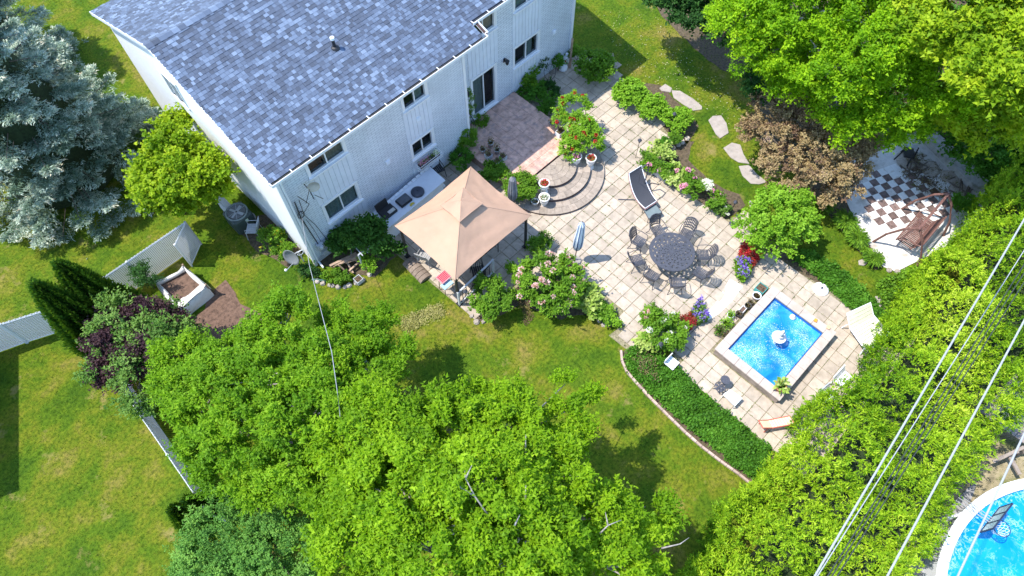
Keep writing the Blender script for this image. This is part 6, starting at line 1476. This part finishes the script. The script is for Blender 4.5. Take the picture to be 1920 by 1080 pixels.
# ------------------------------------------------------------------ shrubs and perennials
def shrub(name, label, q, r_px, h, mat, seed, n=4000, size=.07, cat='shrub', blooms=None, nb=0, bs=.06, width=.36, up=.5, clump=.16, group=None, zr=None, low=-.2):
    c = G(q[0], q[1], h*.55); r = r_px/PX(c); t = thing(name, label, cat, (c.x, c.y, 0), group)
    _, cc = crown('foliage', [(c.x, c.y, h*.5, r, r, h*.52)], n, size, mat, t, seed=seed, width=width, up=up, clump=min(clump, r*.5), sprayr=size*1.2, low=low)
    a = MB(); rr = random.Random(seed)
    for k in range(5): th = rr.uniform(0, 6.28); a.tube([(c.x, c.y, 0), (c.x+r*.25*math.cos(th), c.y+r*.25*math.sin(th), h*.4), (c.x+r*.55*math.cos(th), c.y+r*.55*math.sin(th), h*.7)], .014, 5, .006)
    a.build('stems', M_BARK, t)
    if blooms is not None:
        rng = np.random.default_rng(seed+1); cand = cc[cc[:, 2] > h*.45]; src = None
        for k in range(min(nb, len(cand))):
            p = cand[rng.integers(len(cand))]; dv = p - np.array([c.x, c.y, h*.35]); dv /= np.linalg.norm(dv) + 1e-6; p = p + dv*min(clump, r*.5)*.9 + np.array([0, 0, bs*.7]) + rng.normal(size=3)*np.array([.05, .05, .02])
            if src is None:
                m = 34; d = unit(m, rng); d[:, 2] = np.abs(d[:, 2])*.9-.1
                src = leafmesh('bloom', d*bs*.55 + np.array(t['org']), d + unit(m, rng)*.4, d + unit(m, rng)*.5, np.full(m, bs*.9), .42, rng.random(m), blooms, t); o = src
            else: o = inst(src, t, name='bloom')
            o.location = Vector(p) - Vector(t['org']); s = rng.uniform(.7, 1.25); o.scale = (s, s, s*.8); o.rotation_euler = (rng.uniform(-.4, .4), rng.uniform(-.4, .4), rng.uniform(0, 6))
    return t
GR = 'round leafy shrubs beside the house path'
shrub('round_shrub', 'largest dark leafy shrub in the house shadow by the path', (1117,125), 34, 1.05, L_GREEN, 60, 7500, .085, group=GR, clump=.1, width=.5)
shrub('round_shrub', 'bright round shrub nearest the house shadow edge', (1182,177), 30, .9, L_LIME, 61, 6500, .085, group=GR, width=.5, clump=.08)
shrub('round_shrub', 'bright round shrub, middle one of the three beside the stepping stones', (1223,203), 26, .8, L_LIME, 62, 5600, .085, group=GR, width=.5, clump=.08)
shrub('round_shrub', 'bright round shrub with a lamp in it at the end of the row', (1271,225), 25, .75, L_LIME, 63, 5600, .075, group=GR, width=.48, clump=.08)
shrub('low_shrub', 'small yellowish shrub behind the wooden post at the house corner', (1082,103), 18, .6, L_GREEN, 64, 2200, .06)
shrub('climbing_plant', 'leafy plant with white speckled leaves beneath the right ground floor window', (985,140), 24, 1.3, L_GREEN, 65, 3000, .07)
shrub('climbing_plant', 'thin leafy sprays climbing the wall below the right window', (1012,120), 17, 1.5, L_DARK, 66, 900, .06)
shrub('climbing_plant', 'ivy clump beside the white bags at the house corner', (1047,118), 12, .9, L_IVY, 67, 1200, .06)
for k, (q, r, h, m, lab) in enumerate((((1000,172), 28, .6, L_IVY, 'dark green bed plant between the terrace and the house path, near the wall'), ((1022,195), 25, .6, L_IVY, 'dark green bed plant in the middle of the terrace side bed'),
    ((1035,170), 20, .35, L_DARK, 'low dark plant at the path side of the terrace bed'), ((995,160), 12, .7, L_LIME, 'small light green plant in the shaded terrace bed'))):
    shrub('bed_plant', lab, q, r, h, m, 70+k, 3000, .07, 'plant')
rose = 'red flowering climbing rose'
# arched rose
c0 = G(1073, 215, 1.2)
rt_ = thing('rose_arch', 'climbing rose with red blooms over a round wire arch at the terrace corner', 'climbing rose', (c0.x, c0.y, 0))
arch = [LB(1050+24*0, 225, 1.2, 15), LB(1050,205,1.4,13), LB(1060,190,1.5,12), LB(1077,184,1.55,11), LB(1092,188,1.5,11), LB(1098,203,1.4,11), LB(1092,220,1.3,13), LB(1070,232,1.2,20), LB(1095,245,1.2,26), LB(1085,262,1.1,26), LB(1112,262,1.0,22), LB(1068,275,.9,22), LB(1060,292,.7,16), LB(1120,280,.7,12)]
_, cc = crown('foliage', arch, 15000, .07, L_LIME, rt_, seed=81, clump=.14, sprayr=.09, width=.36)
rngb = np.random.default_rng(3); src = None
for k in range(34):
    p = cc[rngb.integers(len(cc))] + np.array([0, 0, .16])
    if src is None:
        d = unit(30, rngb); src = leafmesh('bloom', d*.03 + np.array(rt_['org']), d, d + unit(30, rngb)*.5, np.full(30, .075), .42, rngb.random(30), L_RED, rt_); o = src
    else: o = inst(src, rt_, name='bloom')
    o.location = Vector(p) - Vector(rt_['org'])
a = MB(); a.tube([G(*s) for s in ((1052,232,.5),(1050,208,1.3),(1062,188,1.5),(1080,182,1.55),(1096,192,1.5),(1098,212,1.3),(1090,240,.5))], .015, 5)
a.tube([(c0.x-.2, c0.y-.6, .02), (c0.x-.1, c0.y-.4, 1.0)], .03, 6, .015); a.tube([(c0.x+.3, c0.y-.9, .02), (c0.x+.1, c0.y-.5, 1.0)], .03, 6, .015); a.build('arch_frame', M_BLACK, rt_)
shrub('leafy_bush', 'dense fresh green bush at the left side of the half-round steps', (977,352), 32, .85, L_GREEN, 83, 7500, .07)
shrub('leafy_bush', 'round leafed bush between the terrace pots and the gazebo peak', (926,326), 21, .7, L_GREEN, 84, 4500, .085, width=.42)
shrub('corner_climber', 'feathery green climber at the inner corner of the house wall', (877,262), 18, 1.2, L_GREEN, 85, 3800, .06)
shrub('corner_climber', 'dark feathery climber lower down beside the house corner', (866,300), 22, .8, L_IVY, 86, 3600, .06)
shrub('corner_climber', 'small fern like plant at the foot of the sliding door', (903,230), 12, .9, L_GREEN, 87, 1200, .06)
shrub('hanging_plant', 'trailing variegated plant hanging by the wall lamp left of the door', (877,205), 13, 2.6, L_SAGE, 88, 1600, .06, zr=.3)
L_VINE = leafmat('leaf_vine', [(.02, .065, .010), (.04, .115, .014), (.065, .16, .018), (.10, .22, .03)], .3)
vt = bpy.data.objects['vine_trellis']
crown('vine', [LB(640,452,.95,20,.6), LB(665,440,1.1,24,.5), LB(695,430,1.15,26,.5), LB(685,455,1.1,20,.5), LB(715,455,1.1,25,.5), LB(632,462,.8,13,.6), LB(738,468,.8,14,.7), LB(716,470,.8,14,.6), LB(672,415,1.4,8,.6)], 9000, .10, L_VINE, vt, seed=90, clump=.14, width=.45)
shrub('bed_plant', 'light green plants above the curved stone row', (632,517), 24, .3, L_GREEN, 91, 3400, .06, 'plant', up=.8)
shrub('bed_plant', 'yellow green plant beside the timber planks', (688,495), 15, .6, L_LIME, 92, 1500, .06, 'plant')
shrub('bed_plant', 'dark ivy at the foot of the house corner below the dish', (580,508), 18, .4, L_DARK, 93, 1800, .06, 'plant')
shrub('yellow_flower_bush', 'green bush with small yellow flowers along the side wall', (512,448), 24, .8, L_GREEN, 94, 4200, .06, blooms=leafmat('petal_yellow', [(.7,.55,.02),(.8,.7,.1)], .2), nb=26, bs=.035)
shrub('yellow_flower_bush', 'lower green bush with a few yellow flowers near the satellite dish', (530,472), 18, .6, L_GREEN, 95, 2600, .06, blooms=MATS['petal_yellow'], nb=12, bs=.035)
shrub('rhododendron', 'large rhododendron with salmon and white blooms between gazebo and patio', (1035,532), 58, 1.5, L_GREEN, 96, 19000, .085, 'shrub', blooms=L_SALMON, nb=52, bs=.095, clump=.2)
shrub('leafy_bush', 'loose green bush in front of the railing panel', (925,560), 42, 1.2, L_GREEN, 97, 9500, .07, clump=.2)
shrub('leafy_bush', 'tiny round bush between the railing panel and the rhododendron', (966,512), 16, .8, L_LIME, 98, 2200, .055)
shrub('leafy_bush', 'sprawling green bush at the right front gazebo post', (1012,462), 24, .7, L_GREEN, 99, 3200, .065)
shrub('pink_rose', 'small rose with a few pink flowers beside the rhododendron', (985,525), 13, .9, L_GREEN, 100, 1200, .06, blooms=L_SALMON, nb=5, bs=.06)
shrub('hosta', 'broad yellow green hosta right of the rhododendron', (1107,562), 24, .5, L_HOSTA, 101, 1500, .14, 'plant', width=.45, low=0)
shrub('hosta', 'smaller green hosta at the foot of the patio bed', (1125,590), 17, .4, L_GREEN, 102, 1100, .11, 'plant', width=.42, low=0)
shrub('bed_plant', 'yellow and green plant at the tip of the patio bed', (1150,600), 13, .35, L_LIME, 103, 1200, .07, 'plant')
shrub('peony', 'tall peony bush with pale pink and white blooms beside the ivy strip', (1245,620), 38, 1.0, L_GREEN, 104, 8500, .085, blooms=L_WHITE, nb=20, bs=.08)
shrub('peony', 'upper part peony with coral blooms at the patio side', (1222,595), 18, .9, L_GREEN, 105, 2600, .08, blooms=L_SALMON, nb=8, bs=.07)
shrub('hosta', 'bright yellow hosta left of the white peony', (1212,640), 16, .45, L_HOSTA, 106, 900, .12, 'plant', width=.42, low=0)
def flowerbed(label, poly, h, leaf, petal, n, nf, seed, size=.06, fs=.04, ph=.1):
    rng = np.random.default_rng(seed); P0 = np.array(gp(poly)); lo, hi = P0.min(0), P0.max(0); t = thing('flower_bed', label, 'flowers', (*P0.mean(0), 0))
    for nm, m, mat, z0, z1, s in (('foliage', n, leaf, .02, h, size), ('blossom', nf, petal, h*.7, h+ph, fs)):
        P = rng.uniform(lo, hi, (m*3, 2)); P = P[inpoly(P, gp(poly))][:m]; 
        if nm == 'blossom': c = P[rng.integers(len(P), size=max(6, m//14))]; P = c[rng.integers(len(c), size=m)] + rng.normal(size=(m, 2))*.03
        k = len(P); leafmesh(nm, np.c_[P, rng.uniform(z0, z1, k)], unit(k, rng)+np.array([0,0,.5]), np.array([0,0,1.])+unit(k, rng)*.6, s*rng.uniform(.7, 1.3, k), .4, rng.random(k), mat, t)
    return t
flowerbed('dark red foliage and flowers between the dining table and the bright bush', [(1388,462),(1402,460),(1425,485),(1405,512),(1383,505),(1382,480)], .35, L_DKRED, L_RED, 1600, 700, 110)
flowerbed('purple irises in front of the dark red flowers', [(1374,492),(1398,490),(1404,515),(1390,535),(1378,520)], .45, L_GREEN, L_PURPLE, 900, 480, 111, .09, .055)
flowerbed('dark red flowers beside the lower purple irises', [(1270,600),(1290,592),(1304,608),(1290,625),(1275,618)], .35, L_DKRED, L_DKRED, 1100, 400, 112)
flowerbed('purple irises with grey green blades below the white cloth strip', [(1293,590),(1308,568),(1320,590),(1325,605),(1305,612)], .45, L_SAGE, L_PURPLE, 800, 420, 113, .09, .055)
for k, (q, r, h, m, lab, bl, nb) in enumerate((((1212,302), 17, .6, L_GREEN, 'feathery plant at the foot of the patio stake lamp', None, 0), ((1240,284), 20, .35, L_HOSTA, 'yellow green hosta strip at the top of the flower bed', None, 0),
    ((1228,312), 16, .7, L_GREEN, 'peony with one pink bloom above the hanging lounger', L_PINK, 2), ((1268,328), 26, .45, L_HOSTA, 'wide pale yellow hosta in the middle of the flower bed', None, 0),
    ((1250,322), 13, .7, L_GREEN, 'small peony with a lilac bloom left of the pale hosta', L_PINK, 2), ((1283,336), 14, .7, L_GREEN, 'small peony with a lilac bloom right of the pale hosta', L_PINK, 2),
    ((1302,357), 19, .7, L_GREEN, 'peony with bright pink double blooms in the flower bed', L_PINK, 4), ((1320,352), 11, .5, L_WHITE, 'small plant smothered in white flowers', None, 0),
    ((1341,378), 17, .7, L_GREEN, 'last peony of the flower bed with a pale pink bloom', L_PINK, 2), ((1356,398), 17, .4, L_SAGE, 'variegated cream and green plant at the lower end of the flower bed', L_WHITE, 16),
    ((1265,262), 10, .5, L_GREEN, 'small leafy plant at the upper tip of the flower bed', None, 0), ((1245,268), 8, .4, L_IVY, 'tiny dark plant beside the upper hosta', None, 0))):
    shrub('peony' if 'peony' in lab else ('hosta' if 'hosta' in lab else 'bed_plant'), lab, q, r, h, m, 120+k, 1700 if m is not L_HOSTA else 1100, .07 if m is not L_HOSTA else .12, 'plant', blooms=bl, nb=nb, bs=.085 if nb < 10 else .04, low=0 if m is L_HOSTA else -.2, width=.42)
def tuft(label, q, r_px, h, seed, n=700, mat=None):
    c = G(*q, h*.4); r = r_px/PX(c); rng = np.random.default_rng(seed); t = thing('day_lily', label, 'plant', (c.x, c.y, 0), 'day lilies along the chequered paving')
    P, D = [], []
    for k in range(n):
        a = rng.uniform(0, 6.283); out = rng.uniform(.3, 1); hh = h*rng.uniform(.6, 1.1); p = np.array([c.x, c.y, 0]) + rng.normal(size=3)*np.array([.1, .1, 0])*r
        for s in range(3):
            u0, u1 = s/3, (s+1)/3; f = lambda u: p + np.array([math.cos(a)*r*out*u**1.3, math.sin(a)*r*out*u**1.3, hh*(u*1.6-u*u)]); P.append(f(u0)); D.append(f(u1)-f(u0))
    P, D = np.array(P), np.array(D); m = len(P); leafmesh('blades', P, D, np.array([0,0,1.])+unit(m, rng)*.3, np.linalg.norm(D, axis=1)*1.1, .09, rng.random(m), mat or L_GREEN, t)
tuft('day lily tuft highest up along the chequered paving', (1585,415), 26, .6, 130); tuft('day lily tuft in the middle of the row along the chequered paving', (1606,446), 25, .6, 131); tuft('day lily tuft at the lower end of the row along the chequered paving', (1637,485), 21, .55, 132)
tuft('day lily tuft in the shade of the smoke bush', (1545,385), 22, .5, 133, 500); tuft('small day lily tuft between the larger tufts', (1620,468), 12, .35, 134, 300, L_LIME)
shrub('leafy_bush', 'dark leaved bush behind the far end of the swing bench', (1805,385), 18, .9, L_IVY, 140, 2200, .09)
def cover(label, poly, h, mat, n, seed, size=.06, name='ground_cover', z=0.0):
    rng = np.random.default_rng(seed); q = gp(poly); P0 = np.array(q); lo, hi = P0.min(0), P0.max(0)
    c = rng.uniform(lo, hi, (n//6, 2)); c = c[inpoly(c, q)]; f_ = np.sin(c[:,0]*3.1+2*np.sin(c[:,1]*1.9))*np.cos(c[:,1]*3.7+seed); c = c[(f_ > -.8) | (rng.random(len(c)) < .3)]; f_ = np.sin(c[:,0]*2.3+1.5*np.sin(c[:,1]*2.9+seed)); m = len(c)*12; i = np.repeat(np.arange(len(c)), 12)
    hz = h*(.6+.4*np.sin(c[:,0]*5+c[:,1]*3)*np.cos(c[:,1]*6)) * rng.uniform(.7, 1.2, len(c))
    P = np.c_[c[i] + rng.normal(size=(m, 2))*.06, np.maximum(.03, hz[i]*rng.uniform(.45, 1.05, m))]
    tag(leafmesh(name, P, unit(m, rng)*.8+np.array([0,0,.35]), np.array([0,0,1.])+unit(m, rng)*.6, size*rng.uniform(.7, 1.3, m), .4, np.clip(rng.random(len(c))[i]*.6+rng.random(m)*.25+.15*f_[i]+.1, 0, 1), mat, None), label, 'ground cover', kind='stuff')
cover('dark green ivy filling the long strip between the lawn kerb and the patio', [(1176,664),(1190,655),(1240,672),(1300,725),(1345,768),(1440,845),(1425,890),(1405,893),(1350,850),(1290,800),(1240,755),(1195,712),(1174,685)], .35, L_IVY, 30000, 150, .08)
cover('dense green pachysandra strip between the patio and the grass', [(1480,480),(1510,472),(1560,500),(1610,542),(1655,590),(1685,625),(1690,660),(1645,635),(1605,590),(1568,552),(1528,518)], .3, L_IVY, 22000, 151, .085)
cover('mixed leafy plants at the foot of the hedge beside the chequered paving', [(1640,540),(1690,515),(1760,500),(1770,560),(1700,640),(1660,600)], .5, L_GREEN, 12000, 152, .09)
cover('brownish low plants at the upper tip of the ivy strip', [(1185,665),(1205,655),(1240,690),(1225,720),(1195,700)], .4, L_DRY, 2500, 153, .05)
cover('dry fallen leaves on the bare bed by the rhododendron', [(972,560),(990,550),(1000,600),(985,608)], .05, L_DRY, 900, 154, .04)
cover('creeping plants and leaf litter beyond the chequered floor', [(1690,330),(1700,280),(1730,290),(1800,350),(1770,375),(1720,360)], .12, L_DRY, 2600, 155, .05)
cover('low shaded undergrowth below the big trees at the top right', [(1600,200),(1420,140),(1340,60),(1330,-60),(1980,-60),(1980,330),(1860,330),(1720,230)], .35, L_IVY, 30000, 156, .13)
tag(leafmesh('fallen_leaves', *(lambda r, P: (np.c_[P, np.full(len(P), .05)], unit(len(P), r), np.array([0,0,1.])+unit(len(P), r)*.4, np.full(len(P), .05), .4, r.random(len(P))))(np.random.default_rng(4), (lambda q: q[inpoly(q, gp([(1110,20),(1230,30),(1290,110),(1380,170),(1400,260),(1330,210),(1180,140)]))])(np.random.default_rng(5).uniform([18, 6], [30, 17], (2600, 2)))), leafmat('leaf_litter', [(.55,.5,.35),(.4,.33,.15),(.6,.58,.45)], .1), None), 'pale fallen petals and leaves scattered over the long lawn behind the house', 'fallen leaves', kind='stuff')
cover('straw coloured rectangle of cut grass on the lawn near the gazebo', [(745,600),(826,568),(836,590),(760,626)], .06, leafmat('straw', [(.20,.22,.04),(.32,.31,.09),(.42,.38,.16)], .1), 2600, 160, .05, name='cut_grass')
